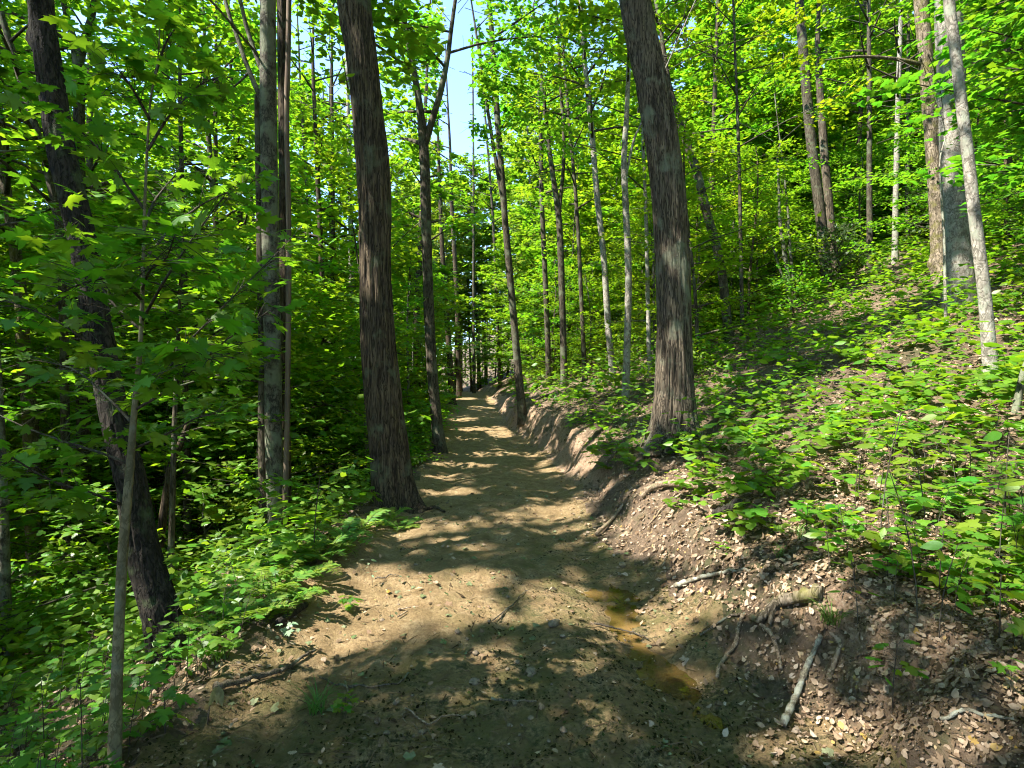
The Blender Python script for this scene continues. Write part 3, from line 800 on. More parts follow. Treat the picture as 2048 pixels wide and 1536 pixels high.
hero('pale_tree', 'pale grey smooth thin tree with a forked top, left of the big bank trunk',
     [(1251, 805, 17), (1254, 700, 14), (1257, 560, 14), (1252, 420, 13), (1248, 320, 12), (1254, 220, 10), (1258, 100, 8), (1262, 0, 7)],
     bark=BARK_WHITE, H=13, crown=(7.0, 13, 2.0, 20, 3000, .15), sides=20, ridge=.02, seed=23, leafm=LEAF_SUNNY, forks=[[(1252, 350, 6), (1268, 280, 5), (1290, 230, 4)]], flare=.3)
hero('pale_tree', 'spotted pale thin trunk with a slight curve, second left of the big bank trunk',
     [(1228, 765, 14), (1217, 660, 13), (1208, 520, 12), (1195, 400, 12), (1185, 280, 11), (1170, 130, 10), (1160, 0, 9)],
     bark=BARK_WHITE, H=15, crown=(7.5, 15, 2.3, 22, 3200, .17), sides=18, ridge=.02, seed=24, leafm=LEAF_SUNNY, flare=.3)
hero('slender_tree', 'slender dark tree dividing in two halfway up, in front of the bright hillside',
     [(1129, 775, 15), (1126, 660, 13), (1122, 520, 13), (1117, 430, 12), (1100, 310, 9), (1085, 180, 8), (1070, 60, 6)],
     bark=BARK_GREY, H=16, crown=(8.5, 16, 2.2, 18, 2600, .18), sides=18, seed=25, forks=[[(1118, 430, 8), (1128, 300, 7), (1120, 150, 6)]], leafm=LEAF_CANOPY)
hero('slender_tree', 'slender grey tree just left of the dark dividing tree on the bank',
     [(1098, 772, 12), (1094, 640, 11), (1088, 500, 10), (1083, 380, 9), (1080, 200, 8)], bark=BARK_GREY, H=15, crown=(8, 15, 2.0, 16, 2200, .18), sides=16, seed=26)
hero('leaning_tree', 'leaning grey trunk behind the big bank trunk, foot hidden in bright seedlings',
     [(1458, 625, 20), (1446, 560, 18), (1432, 490, 18), (1412, 420, 18), (1395, 350, 17), (1372, 280, 15), (1340, 180, 12)],
     Y=16, bark=BARK_GREY, H=15, crown=(8.5, 15, 2.4, 20, 3000, .17), sides=20, seed=27, leafm=LEAF_SUNNY)
hero('small_tree', 'small pale tree with three stems from one foot, halfway up the slope',
     [(1592, 660, 14), (1580, 580, 11), (1568, 500, 9), (1560, 440, 7), (1556, 330, 5)], Y=17, bark=BARK_PALE, H=9, crown=(4.4, 9, 1.8, 18, 2400, .15), sides=14, ridge=.02, seed=28,
     forks=[[(1598, 655, 9), (1586, 560, 7), (1578, 470, 5), (1574, 400, 4)], [(1578, 590, 7), (1560, 540, 5), (1545, 490, 4)]], leafm=LEAF_MID)
hero('burled_tree', 'brown mossy trunk with a knobbly burl near its foot, on the right slope',
     [(1885, 582, 46), (1880, 530, 38), (1876, 440, 36), (1870, 330, 35), (1858, 200, 32), (1850, 100, 30), (1842, 0, 30)],
     Y=12.5, bark=BARK_MOSSY, H=18, crown=(10, 18, 2.6, 24, 3400, .17), sides=48, ridge=.05, cols=18, seed=31, burl=(1868, 527, .12), leafm=LEAF_MID, zf=6, forks=[[(1850, 130, 9), (1790, 118, 7), (1720, 113, 5), (1650, 120, 2)]])
hero('broad_tree', 'broadest pale trunk on the right slope, dappled with leaf shadows',
     [(1925, 655, 84), (1920, 600, 70), (1918, 500, 64), (1914, 400, 62), (1908, 300, 60), (1902, 150, 58), (1896, 0, 56)],
     Y=10.4, bark=BARK_WHITE, H=20, crown=(9.5, 20, 3.2, 28, 4400, .17), sides=64, ridge=.035, cols=34, seed=32, leafm=LEAF_MID, step=.05, flare=.4)
hero('pale_tree', 'pale grey spotted trunk leaning left in front of the broad slope trunk',
     [(1983, 770, 34), (1978, 700, 31), (1970, 600, 29), (1958, 500, 28), (1946, 400, 27), (1936, 310, 26), (1922, 200, 25), (1908, 80, 24), (1898, 0, 24)],
     bark=BARK_WHITE, H=13, crown=(7, 13, 2.4, 22, 3200, .14), sides=44, ridge=.02, cols=16, seed=33, leafm=LEAF_SUNNY, step=.04, flare=.25)
hero('thin_sapling', 'thin pale bare stem standing against the broad slope trunk',
     [(1894, 735, 8), (1892, 650, 8), (1890, 560, 7), (1888, 470, 6), (1880, 350, 4)], Y=8.4, bark=BARK_WHITE, H=6.3, crown=(3.0, 6.3, 1.4, 14, 700, .14), sides=12, ridge=.01, seed=34, cat='sapling', leafm=LEAF_SUNNY)
hero('grey_tree', 'left stem of the grey pair standing high in the shaded slope',
     [(1655, 560, 24), (1640, 420, 22), (1622, 280, 21), (1608, 120, 20), (1598, 0, 18)], Y=20, bark=BARK_GREY, H=20, crown=(11, 20, 2.8, 22, 3200, .19), sides=20, seed=35, leafm=LEAF_SUNNY, near=False)
hero('grey_tree', 'right stem of the grey pair standing high in the shaded slope',
     [(1672, 560, 20), (1660, 430, 18), (1648, 300, 17), (1640, 180, 15)], Y=20.8, bark=BARK_OAK, H=18, crown=(11, 18, 2.4, 18, 2600, .19), sides=20, seed=36, near=False)
hero('valley_tree', 'grey trunk forking near the top of view, right behind the leaning black tree',
     [(170, 950, 34), (166, 800, 30), (163, 600, 27), (160, 400, 25), (158, 240, 24), (157, 120, 24), (140, 60, 14), (126, 0, 12)], Y=11.5, bark=BARK_GREY, H=17, crown=(8, 17, 2.8, 24, 3600, .16), sides=28, seed=41,
     forks=[[(158, 130, 16), (172, 70, 14), (190, 0, 12)]], leafm=LEAF_MID)
hero('valley_tree', 'mossy brown trunk nearest the left edge of view, beyond the sapling',
     [(72, 960, 36), (60, 830, 34), (48, 720, 31), (42, 600, 29), (28, 480, 25), (14, 400, 24), (2, 280, 22), (-10, 150, 20)], Y=11, bark=BARK_MOSSY, H=15, crown=(7, 15, 2.6, 24, 3400, .16), sides=28, seed=42, leafm=LEAF_MID)
hero('valley_tree', 'thin trunk sloping across the upper left corner behind the black tree',
     [(135, 800, 20), (125, 560, 19), (105, 380, 19), (75, 270, 18), (45, 170, 17), (18, 80, 15), (-5, 0, 14)], Y=10, bark=BARK_GREY, H=13, crown=(6.8, 13, 2.4, 22, 3200, .15), sides=24, seed=43, leafm=LEAF_MID)
hero('crest_tree', 'tall straight dark trunk where the track drops out of sight, left side',
     [(918, 790, 11), (916, 680, 10), (912, 560, 9), (905, 440, 8)], Y=36, bark=BARK_BROWN, H=24, crown=(15, 24, 3.4, 20, 3000, .24), sides=12, seed=51, near=False, leafm=LEAF_FAR)
hero('crest_tree', 'dark trunk left of the tallest crest trunk at the end of the track',
     [(905, 795, 14), (897, 680, 11), (888, 560, 10)], Y=30, bark=BARK_BROWN, H=21, crown=(13, 21, 3, 20, 3000, .22), sides=12, seed=52, near=False)
for k, (px, py, w, Y, bm) in enumerate([(652, 870, 15, 17, BARK_BROWN), (668, 860, 13, 19, BARK_BROWN), (705, 790, 13, 20, BARK_WHITE), (633, 830, 9, 21, BARK_GREY), (458, 900, 20, 15, BARK_GREY), (430, 880, 16, 17, BARK_BROWN), (375, 960, 18, 12, BARK_GREY), (1300, 780, 10, 14, BARK_WHITE), (1485, 655, 9, 15, BARK_GREY), (1740, 540, 14, 19, BARK_GREY), (1790, 540, 15, 18, BARK_WHITE), (1815, 540, 11, 21, BARK_GREY), (2018, 560, 22, 14, BARK_BROWN), (948, 770, 6, 42, BARK_GREY), (1000, 760, 7, 38, BARK_GREY), (1170, 750, 10, 21, BARK_GREY)]):
    lab = ['first slim dark trunk left of the big furrowed track edge trunk', 'second slim dark trunk left of the furrowed track edge trunk, partly behind its twin', 'pale sunlit forked trunk just left of the big furrowed trunk', 'thinnest grey stem in the valley woods right of the clump',
           'grey trunk in the valley between the sapling and the clump', 'brown trunk in the valley right of the sapling stem', 'grey trunk in the valley close beside the sapling stem', 'pale thin stem showing between the forked pale tree and the big bank trunk',
           'thin grey stem right of the leaning grey trunk on the slope', 'grey trunk on the shaded upper slope left of the pale curved one', 'pale trunk high on the shaded slope left of the burled tree', 'narrow grey stem just left of the burled tree',
           'dark trunk in shade at the upper right edge of view', 'far thin trunk above the end of the track', 'far grey trunk right of the track end', 'grey trunk between the dividing tree and the spotted pale tree'][k]
    rg = np.random.default_rng(600 + k); dx = rg.normal() * 12
    hero('slim_tree', lab, [(px, py, w), (px - 3 + dx * .2, py - 150, w * .86), (px - 6 + dx * .5, py - 330, w * .75), (px - 12 + dx, py - 520, w * .6), (px - 18 + dx * 1.4, py - 700, w * .5)], Y=Y, bark=bm,
         H=min(20, 9 + Y * .4), crown=(max(4.5, Y * .3), min(20, 9 + Y * .4), 2.2, 22, 2800, .17 if Y < 25 else .24), sides=12, step=.15, seed=700 + k, near=Y < 14, leafm=[LEAF_MID, LEAF_CANOPY, LEAF_SUNNY][k % 3] if px > 1100 else LEAF_MID)
hero('leaning_snag', 'brown dead trunk leaning right in the valley between the sapling and the clump', [(305, 1040, 19), (338, 955, 17), (362, 885, 14), (398, 795, 9)], Y=9, bark=BARK_BROWN, H=1, sides=16, seed=61, cat='dead tree')
hero('gnarled_stem', 'pale gnarled short stem at the right edge below the leaning pale tree', [(2020, 872, 17), (2034, 810, 18), (2046, 745, 13), (2066, 690, 8)], Y=4.7, bark=BARK_PALE, H=1, sides=18, seed=62, cat='dead stem')
print('heroes', time.time() - T0)

# ------------------------------------------------------------------ the rest of the wood
def scatter(rng, n, minx, maxx, miny, maxy, sp, ok, start=()):
    pts = list(start); out = []
    for _ in range(n):
        x = rng.uniform(minx, maxx); y = rng.uniform(miny, maxy)
        if not ok(x, y): continue
        s = sp * (1 + max(0, y - 15) * .012)
        if all((x - a) ** 2 + (y - b) ** 2 > s * s for a, b in pts):
            pts.append((x, y)); out.append((x, y))
    return out
def side_of(x, y):
    return 'right' if x > road_r(y) else 'left'
def clear(m, foreground=True):
    def ok(x, y):
        if y < 47 and road_l(y) - m[0] < x < road_r(y) + m[1]: return False
        if y > 70 or abs(x) > 1.12 * abs(y) + 12: return False
        if y > 0:
            u = x / max(y, .1)
            if -.98 < u < 1.0 and y < m[2]: return False
            if u > .3 and u < 1.05 and y < m[3]: return False
        if m[2] < 8.0 and abs(x) > 1.0 * y + .6: return False
        if m[2] < 8.0:                       # low growth keeps out of the way of the named trunks
            for hx, hy in HERO_XY:
                if hy > y + .3 and hy > 6 and abs(x / max(y, .1) - hx / hy) < (.055 if x > 0 else .03) and rg_.random() < (.9 if x > 0 else .6): return False
            if rg_.random() < (.45 if x > road_r(y) else .28): return False
        if m[2] > 8.5 and 9 < y < 66 and abs(x - (road_l(y) + road_r(y)) * .5 + .2) < 1.7 + .026 * y and y < 50: return False
        if m[2] > 8.5 and y < 18 and x < 5:
            h = np.linspace(.8, 15, 30); pt = np.stack([np.full(30, x), np.full(30, y), float(ground(x, y, False)) + h], -1)
            if sun_gap(pt).sum() > 2: return False
        return True
    return ok
rg_ = np.random.default_rng(2)
rng = np.random.default_rng(17)
HX = list(HERO_XY)
tall = scatter(rng, 2600, -60, 60, -16, 70, 3.6, clear((1.2, 1.2, 11, 15)), HX)
tall += scatter(rng, 900, -15, 4, 48, 68, 1.5, lambda x, y: True, HX + tall)[:15]
allp = HX + tall
mid = scatter(rng, 2600, -48, 48, -4, 60, 2.0, clear((1.7, 1.7, 10, 14)), allp)
allp += mid
low = scatter(rng, 6000, -36, 36, 5, 50, 1.35, clear((1.0, 1.5, 6.5, 12)), HX + tall[:0])
low.sort(key=lambda p: p[1])
shrub = scatter(rng, 5000, -30, 36, 4.5, 44, 1.0, clear((.7, 1.2, 5.2, 11)), HX)
shrub.sort(key=lambda p: p[1])
tall, mid, low, shrub = tall[:215], mid[:180], low[:285], shrub[:285]
ZONE = {('tall', 'left'): ('tall straight forest tree among dense leaves in the valley woods', 'tall trees of the valley woods'),
        ('tall', 'right'): ('tall straight forest tree among bright leaves up the slope', 'tall trees of the slope woods'),
        ('mid', 'left'): ('half grown leafy tree between taller trunks in the valley woods', 'half grown trees of the valley woods'),
        ('mid', 'right'): ('half grown bright leaved tree between taller trunks up the slope', 'half grown trees of the slope woods'),
        ('shrub', 'left'): ('knee to chest high leafy shrub crowding the ground of the valley woods', 'shrubs of the valley woods'),
        ('shrub', 'right'): ('knee to chest high leafy shrub growing on the slope among trunks', 'shrubs of the slope woods'),
        ('low', 'left'): ('slim understorey tree with flat leaf sprays in the valley woods', 'understorey trees of the valley woods'),
        ('low', 'right'): ('slim understorey tree with flat leaf sprays up the slope', 'understorey trees of the slope woods')}
for kind, lst, nm in (('tall', tall, 'forest_tree'), ('mid', mid, 'young_tree'), ('low', low, 'understorey_tree'), ('shrub', shrub, 'leafy_shrub')):
    for k, (x, y) in enumerate(lst):
        sd = side_of(x, y); lb, gp = ZONE[(kind, sd)]
        if sd == 'right': lm = [LEAF_SUNNY, LEAF_CANOPY, LEAF_SUNNY, LEAF_MID][k % 4] if x < .5 * y else [LEAF_MID, LEAF_CANOPY, LEAF_DEEP, LEAF_MID][k % 4]  # sunlit and shaded parts of the slope are put into the leaf colour
        else: lm = [LEAF_MID, LEAF_CANOPY, LEAF_SUNNY, LEAF_MID][k % 4]  # brighter greens stand in for light missing from the left woods
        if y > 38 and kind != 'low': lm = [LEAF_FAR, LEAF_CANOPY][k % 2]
        bm = [BARK_GREY, BARK_BROWN, BARK_PALE, BARK_GREY][int(rng.integers(4))]
        plant_tree(kind, int(rng.integers(len(PROTO[kind]))), x, y, rng.uniform(0, 6.28), rng.uniform(.82, 1.15), lm, bm, nm, lb, 'shrub' if kind == 'shrub' else 'tree', gp, kind in ('low', 'shrub') and 0 < y < 8.5)
print('trees', len(tall), len(mid), len(low), STATS, time.time() - T0)
bushes = scatter(rng, 900, 4, 30, 14, 30, 1.5, clear((2, 2.5, 8, 12)), HX)[:22]
for k, (x, y) in enumerate(bushes):
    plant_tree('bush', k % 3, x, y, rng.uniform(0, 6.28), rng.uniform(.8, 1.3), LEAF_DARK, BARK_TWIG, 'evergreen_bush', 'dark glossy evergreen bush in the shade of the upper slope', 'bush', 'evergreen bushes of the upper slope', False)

def far_understorey():
    rng = np.random.default_rng(8); mb = MB(); n = 0
    while n < 125:
        y = rng.uniform(19, 68); x = rng.uniform(-.95, .95) * y
        if n < 34: y = rng.uniform(9.5, 19); x = rng.uniform(-.92, -.3) * y
        if y < 47 and road_l(y) - 1.2 < x < road_r(y) + 1.0: continue
        if y >= 47 and abs(x - road_l(y)) > 14 and rng.random() < .4: continue
        p = PROTO['low'][int(rng.integers(4))]; P, N, D, Z = p['leaves']
        k = rng.random(len(P)) < .17; sc = rng.uniform(.9, 1.5); a = rng.uniform(0, 6.28); c, s = math.cos(a), math.sin(a); z = float(ground(x, y, False))
        rot = lambda V: np.stack([c * V[:, 0] - s * V[:, 1], s * V[:, 0] + c * V[:, 1], V[:, 2]], -1)
        v, f = leaf_verts(LEAF_Q, rot(P[k]) * sc + np.array([x, y, z]), rot(N[k]), rot(D[k]), Z[k] * (1.65 + .02 * y)); mb.add(v, tris=f)
        n += 1
    tag(link('far_understorey', mb.mesh('far_understorey', LEAF_CANOPY, False)), 'massed low leaves between the farther trunks of the wood', 'undergrowth', kind='stuff')
far_understorey()
def far_woods():
    rng = np.random.default_rng(5); mb = MB()
    n = 260
    for k in range(n):
        a = rng.uniform(-1.0, 1.0); y = rng.uniform(66, 120); x = a * y
        h = rng.uniform(18, 25); z = float(ground(x, y, False)); r = rng.uniform(.1, .22)
        v, q, t = tube(np.array([[x, y, z - .5], [x + rng.normal() * .3, y, z + h * .5], [x + rng.normal() * .6, y, z + h]]), [r, r * .7, .03], 6); mb.add(v, quads=q, mat=1)
    m = 60000
    y = rng.uniform(66, 120, m); x = rng.uniform(-1.05, 1.05, m) * y
    z0 = ground(x, y, False); hh = rng.random(m) ** .8
    top = 17 + 8 * fbm(x * .22, y * .22, 2, 70)
    P = np.stack([x, y, z0 + .3 + hh * top], -1)
    keep = fbm(x * .3 + P[:, 2] * .25, P[:, 2] * .35 + y * .15, 3, 73) > .40
    P = P[keep]; m = len(P)
    v, f = leaf_verts(LEAF_Q, P, norm(np.array([0, -.3, 1]) + rng.normal(size=(m, 3)) * .6), rng.normal(size=(m, 3)), rng.uniform(.35, .75, m)); mb.add(v, tris=f, mat=0)
    tag(link('far_woods', mb.mesh('far_woods', [LEAF_FAR, BARK_GREY], False)), 'far wood closing the view at the end of the track', 'woods', kind='stuff')
far_woods()

# ------------------------------------------------------------------ the young maple in the left foreground
LEAF_MESH = {}
def leaf_mesh(key, tpl, mat, curl=0.0):
    k = (key, mat.name, curl)
    if k not in LEAF_MESH:
        mb = MB(); v = tpl[0].copy(); v[:, 2] += curl * ((v[:, 1] - .4) ** 2 + .8 * v[:, 0] ** 2); mb.add(v, tris=tpl[1]); LEAF_MESH[k] = mb.mesh('leaf', mat, True)
    return LEAF_MESH[k]
def place_leaf(parent, me, p, n, d, s, name='leaf'):
    n = n / np.linalg.norm(n); d = d - n * np.dot(d, n); d = d / max(np.linalg.norm(d), 1e-6); x = np.cross(d, n)
    o = bpy.data.objects.new(name, me); COL.objects.link(o)
    M = Matrix(((x[0] * s, d[0] * s, n[0] * s, p[0]), (x[1] * s, d[1] * s, n[1] * s, p[1]), (x[2] * s, d[2] * s, n[2] * s, p[2]), (0, 0, 0, 1)))
    o.parent = parent; o.matrix_basis = M
    return o

def maple_sapling():
    rng = np.random.default_rng(44); Y = 2.25
    path = [(228, 1640, 27), (232, 1536, 26), (236, 1300, 25), (246, 1100, 23), (258, 960, 20), (268, 830, 15), (280, 700, 11), (286, 560, 9), (290, 400, 7), (300, 210, 5), (315, 130, 4), (320, 40, 3)]
    pts = np.array([[*W_(px, py, Y), w * .39 / F * Y] for px, py, w in path])
    gz = float(ground(pts[0, 0], Y)); base = np.array([pts[0, 0], Y, gz])
    pts = np.vstack([[base[0], Y, gz - .05, pts[0, 3] * 1.15], pts]); pts = pts[np.r_[0, np.where(pts[1:, 2] > gz + .02)[0] + 1]]
    root = thing('maple_sapling', 'slim young maple with smooth green brown stem and wide leafy branches, left foreground', 'sapling', base)
    HERO_XY.append((base[0], base[1]))
    c = spline(pts, 70); c[:, :3] -= base
    mb = MB(); v, q = bark_tube(c, 24, 3, .012, 12, 8, .2, step=.02); mb.add(v, quads=q); link('trunk', mb.mesh('trunk', BARK_SAP), root)
    # explicit branches (px from the photograph, distance changes along them) then a few filler ones
    br = [([(262, 930), (200, 905), (120, 880), (40, 850), (-60, 800)], 2.3, 2.6), ([(246, 1010), (180, 985), (100, 960), (0, 900), (-90, 850)], 2.3, 1.9), ([(274, 790), (340, 720), (420, 640), (500, 560), (590, 470)], 2.3, 2.9),
          ([(270, 820), (350, 770), (440, 690), (540, 620)], 2.3, 2.2), ([(285, 640), (330, 560), (390, 470), (450, 390)], 2.3, 2.0), ([(282, 660), (220, 600), (160, 500), (90, 400)], 2.3, 2.5), ([(278, 740), (200, 700), (110, 640), (10, 600)], 2.3, 2.0),
          ([(288, 520), (350, 450), (420, 400), (500, 370)], 2.3, 2.7), ([(290, 420), (230, 340), (180, 280), (130, 240)], 2.3, 2.2), ([(296, 300), (340, 230), (400, 170), (450, 150)], 2.3, 2.4), ([(300, 240), (260, 170), (220, 120)], 2.3, 2.1),
          ([(276, 760), (330, 740), (380, 700), (420, 720)], 2.25, 1.75), ([(284, 600), (240, 560), (190, 560), (130, 580)], 2.25, 1.8), ([(268, 850), (220, 800), (150, 740), (70, 720)], 2.3, 2.8), ([(262, 900), (330, 870), (410, 830), (480, 830)], 2.3, 2.7), ([(310, 150), (330, 90), (360, 40)], 2.25, 2.3),
          ([(284, 580), (300, 540), (330, 520), (350, 470)], 2.25, 1.7), ([(290, 450), (310, 400), (350, 350), (370, 310)], 2.25, 2.9)]
    L = []
    for pl, y0, y1 in br:
        n = len(pl); ys = np.linspace(2.25, y1, n)
        bp = np.array([W_(px, py, yy) for (px, py), yy in zip(pl, ys)]) - base
        bc = spline(bp, 12)
        m2 = MB(); v, q, t = tube(bc, np.linspace(.0065, .0018, 12), 6); m2.add(v, quads=q, tris=t)
        ln = np.linalg.norm(np.diff(bc, axis=0), axis=1).sum()
        nn = int(13 + ln * 17)
        for k in range(nn):
            f = .18 + .82 * (k + rng.random() * .6) / nn
            p = np.array([np.interp(f * 11, np.arange(12), bc[:, i]) for i in range(3)])
            ax = norm(bc[-1] - bc[0]); sdv = norm(np.cross(ax, [0, 0, 1])) * (1 if k % 2 else -1)
            for rep in range(3 if rng.random() < .5 else 2):
                dd = norm(sdv * rng.uniform(.4, 1.2) * (1 if rep < 2 else -1) + ax * rng.uniform(.1, .9) + np.array([0, 0, rng.uniform(-.45, .2)]) + rng.normal(size=3) * .25)
                pl_ = rng.uniform(.05, .20)
                e = p + dd * pl_
                if sun_gap((e + base)[None])[0]: continue
                v, q, t = tube(np.array([p, p + dd * pl_ * .5 + [0, 0, .006], e]), [.0016, .0012, .001], 3); m2.add(v, quads=q)
                L.append((e, norm(np.array([0, 0, 1.]) + rng.normal(size=3) * .38), dd + np.array([0, 0, -.25]), rng.uniform(.055, .10)))
        link('branch', m2.mesh('branch', BARK_TWIG), root)
    order = np.argsort([-(l[3] / max(.8, (l[0] + base)[1])) for l in L])
    far = MB(); mats = [LEAF_DEEP, LEAF_MID]
    for rank, i in enumerate(order):
        p, n, d, s = L[i]
        if rank < 300: place_leaf(root, leaf_mesh('maple', LEAF_M, LEAF_DEEP if i % 3 else LEAF_MID, [-.15, 0., .2][i % 3]), p, n, d, s)
        else:
            v, f = leaf_verts(LEAF_M, p[None], n[None], np.asarray(d)[None], np.array([s])); far.add(v, tris=f)
    if far.n: tag(link('foliage', far.mesh('foliage', LEAF_DEEP), root), kind='stuff')
    print('sapling leaves', len(L))
maple_sapling()

# ------------------------------------------------------------------ seedlings, ferns, tufts
def seedling_spec(rng, h, nl, ls, flat=.3):
    """stem path and leaf placements in local space"""
    lean = rng.normal(size=2) * .12 * h
    s = np.linspace(0, 1, 5)
    stem = np.stack([lean[0] * s ** 2, lean[1] * s ** 2, h * s], -1)
    leaves = []; az = rng.uniform(0, 6.28); k = 0
    while len(leaves) < nl:
        f = 1 - .22 * k * rng.uniform(.7, 1.2)
        if f < .3: f = rng.uniform(.5, 1)
        b = np.array([np.interp(f, s, stem[:, i]) for i in range(3)])
        for q in range(2):
            a = az + math.pi * q + rng.normal() * .3
            d = np.array([math.cos(a), math.sin(a), rng.uniform(-.05, .35)])
            pe = b + d * ls * rng.uniform(.35, .9)
            leaves.append((b, pe, norm(np.array([0, 0, 1.]) + rng.normal(size=3) * flat), np.array([d[0], d[1], -.2]), ls * rng.uniform(.7, 1.2)))
        az += 1.57 + rng.normal() * .3; k += 1
    return stem, leaves
def seed_stem_mesh(stem, leaves, r=.0028):
    mb = MB(); v, q, t = tube(stem, np.linspace(r * 1.4, r * .7, len(stem)), 5); mb.add(v, quads=q)
    for b, pe, n, d, s in leaves:
        v, q, t = tube(np.array([b, (b + pe) / 2 + [0, 0, .01], pe]), [r * .5] * 3, 3); mb.add(v, quads=q)
    return mb
rng = np.random.default_rng(71)
SEED = []
for k in range(10):
    h = [.14, .22, .34, .5, .7, .18, .28, .42, .6, .25][k]; nl = int(rng.integers(5, 15)); spec = seedling_spec(rng, h, nl, rng.uniform(.075, .125))
    tp, key = [(LEAF_M, 'maple'), (LEAF_M, 'maple'), (LEAF_O, 'oak'), (LEAF_V, 'oval'), (LEAF_M, 'maple')][k % 5]
    mb = seed_stem_mesh(*spec); sm = mb.mesh('stem', BARK_TWIG)
    fm = MB(); 
    for b, pe, n, d, s in spec[1]:
        v, f = leaf_verts(LEAF_M5 if key == 'maple' else (LEAF_S[0] * np.array([.75, 1, 1]), LEAF_S[1]), pe[None], n[None], d[None], np.array([s])); fm.add(v, tris=f)
    SEED.append(dict(spec=spec, stem=sm, fol={}, fm=fm, tpl=tp, key=key, h=h))
def seedling(k, x, y, rz, sc, leafm, name, label, group, detail):
    sd = SEED[k]; z = float(ground(x, y))
    root = thing(name, label, 'seedling', (x, y, z - .01), rz, group, sc)
    if group: REL.append((root, x, y, {'oak': 'lobed leaf seedling', 'maple': 'maple seedling', 'oval': 'oval leaved seedling'}[SEED[k]['key']], 'ground'))
    link('stem', sd['stem'], root)
    if detail:
        for b, pe, n, d, s in sd['spec'][1]: place_leaf(root, leaf_mesh(sd['key'], sd['tpl'], leafm), pe, n, d, s)
    else:
        if leafm.name not in sd['fol']: sd['fol'][leafm.name] = sd['fm'].mesh('foliage', leafm, False)
        tag(link('foliage', sd['fol'][leafm.name], root), kind='stuff')
    return root

# single seedlings one can name
named = [(1835, 1245, 4, 1.0, 'bright green three leaved seedling alone on dark litter right of the track', LEAF_SEED), (1785, 1425, 2, .9, 'small bright seedling at the lower right corner of the bank', LEAF_SEED),
         (1640, 1055, 0, 1.15, 'bright lobed leaf seedling hanging over the dark hollow of the bank', LEAF_SEED), (1890, 900, 1, 1.2, 'tall dark leaved seedling at the right edge above sunlit litter', LEAF_MID),
         (2010, 1060, 3, 1.1, 'broad leaved seedling cut by the right edge, above a sunlit litter strip', LEAF_MID), (1990, 1170, 0, 1.2, 'flat leaved seedling low at the right edge', LEAF_MID),
         (1760, 1110, 4, 1.2, 'deep green seedling in shade between litter patches on the slope', LEAF_MID), (452, 1165, 2, 1.5, 'pale whitish green oak seedling below the clump of trunks', LEAF_PALE),
         (628, 1112, 7, 1.7, 'tall thin seedling with paired oval leaves right of the clump', LEAF_MID), (700, 1222, 5, .5, 'wilting little plant lying on the sunlit clay', LEAF_SEED), (745, 1172, 3, .45, 'tiny limp green sprig on the sunlit clay', LEAF_PALE),
         (330, 1470, 1, .9, 'leafy seedling beside the young maple stem at the bottom edge', LEAF_SEED), (480, 1300, 3, .7, 'low plant on the shoulder left of the sunlit clay', LEAF_SEED), (580, 1300, 6, .55, 'bluish green small plant at the foot of the sunlit clay', LEAF_PALE),
         (690, 1440, 9, .45, 'small green sprig in the muddy foreground', LEAF_SEED), (1230, 960, 4, .9, 'bright little seedling on the brown bank below the big trunk', LEAF_SEED), (1320, 930, 6, .8, 'seedling at the foot of the big bank trunk', LEAF_SEED)]
NX = []
for px, py, k, sc, lab, lm in named:
    x, y, z = raycast(px, py); NX.append((float(x[0]), float(y[0])))
    seedling(k, float(x[0]), float(y[0]), px * .37, sc, lm, {'oak': 'oak_seedling', 'maple': 'maple_seedling', 'oval': 'broadleaf_seedling'}[SEED[k]['key']], lab, None, True)

def cover_points(rng, n):
    """candidate plants across the visible ground, nearer ones first"""
    y = 1.9 * np.exp(rng.random(n) * math.log(58 / 1.9)); x = rng.uniform(-1.05, 1.05, n) * y
    dr = x - road_r(y); dl = road_l(y) - x
    right = dr > .35; left = dl > .06
    den = np.where(right, sstep(.25, 1.0, dr) * (.42 + .58 * sstep(2.6, 4.4, y)) * (.66 + .34 * sstep(.38, .58, fbm(x * .8, y * .8, 3, 81))), 0)
    den = np.where(left, (.35 + .65 * sstep(2.6, 4.2, y)) * (.6 + .4 * sstep(.3, 1.2, dl)) * (.5 + .5 * sstep(.3, .5, fbm(x * .9, y * .9, 3, 83))), den)
    bare = (dr > 0) & (dr < 1.7) & (y > 3.5) & (y < 8) & (x < 3.2)
    den = np.where(bare, den * .25, den)
    keep = rng.random(n) < den
    o = np.argsort(y[keep]); return x[keep][o], y[keep][o]
rng = np.random.default_rng(83)
cx_, cy_ = cover_points(rng, 30000)
sel = []
cell = {}
for x, y in zip(cx_, cy_):
    s = .10 + .0115 * y
    k = (int(x / s), int(y / s))
    if k in cell: continue
    cell[k] = 1; sel.append((x, y))
print('cover plants', len(sel))
n_thing = 280
BR, BL = 'bright green seedling among others on the leaf littered right slope', 'leafy seedling among the dense ground plants left of the track'
for i, (x, y) in enumerate(sel[:n_thing]):
    rs = x > road_r(y)
    k = int(rng.integers(10)); sc = rng.uniform(.5, 1.05) * (.8 if not rs else 1)
    lm = [LEAF_SEED, LEAF_CANOPY, LEAF_MID][i % 3] if rs else [LEAF_MID, LEAF_DEEP, LEAF_DEEP][i % 3]  # deeper greens on the left paint in shade over these plants
    seedling(k, x, y, rng.uniform(0, 6.28), sc, lm, {'oak': 'oak_seedling', 'maple': 'maple_seedling', 'oval': 'broadleaf_seedling'}[SEED[k]['key']], BR if rs else BL,
             'seedlings covering the right slope' if rs else 'seedlings left of the track', i < 90)
mbr, mbl = MB(), MB()
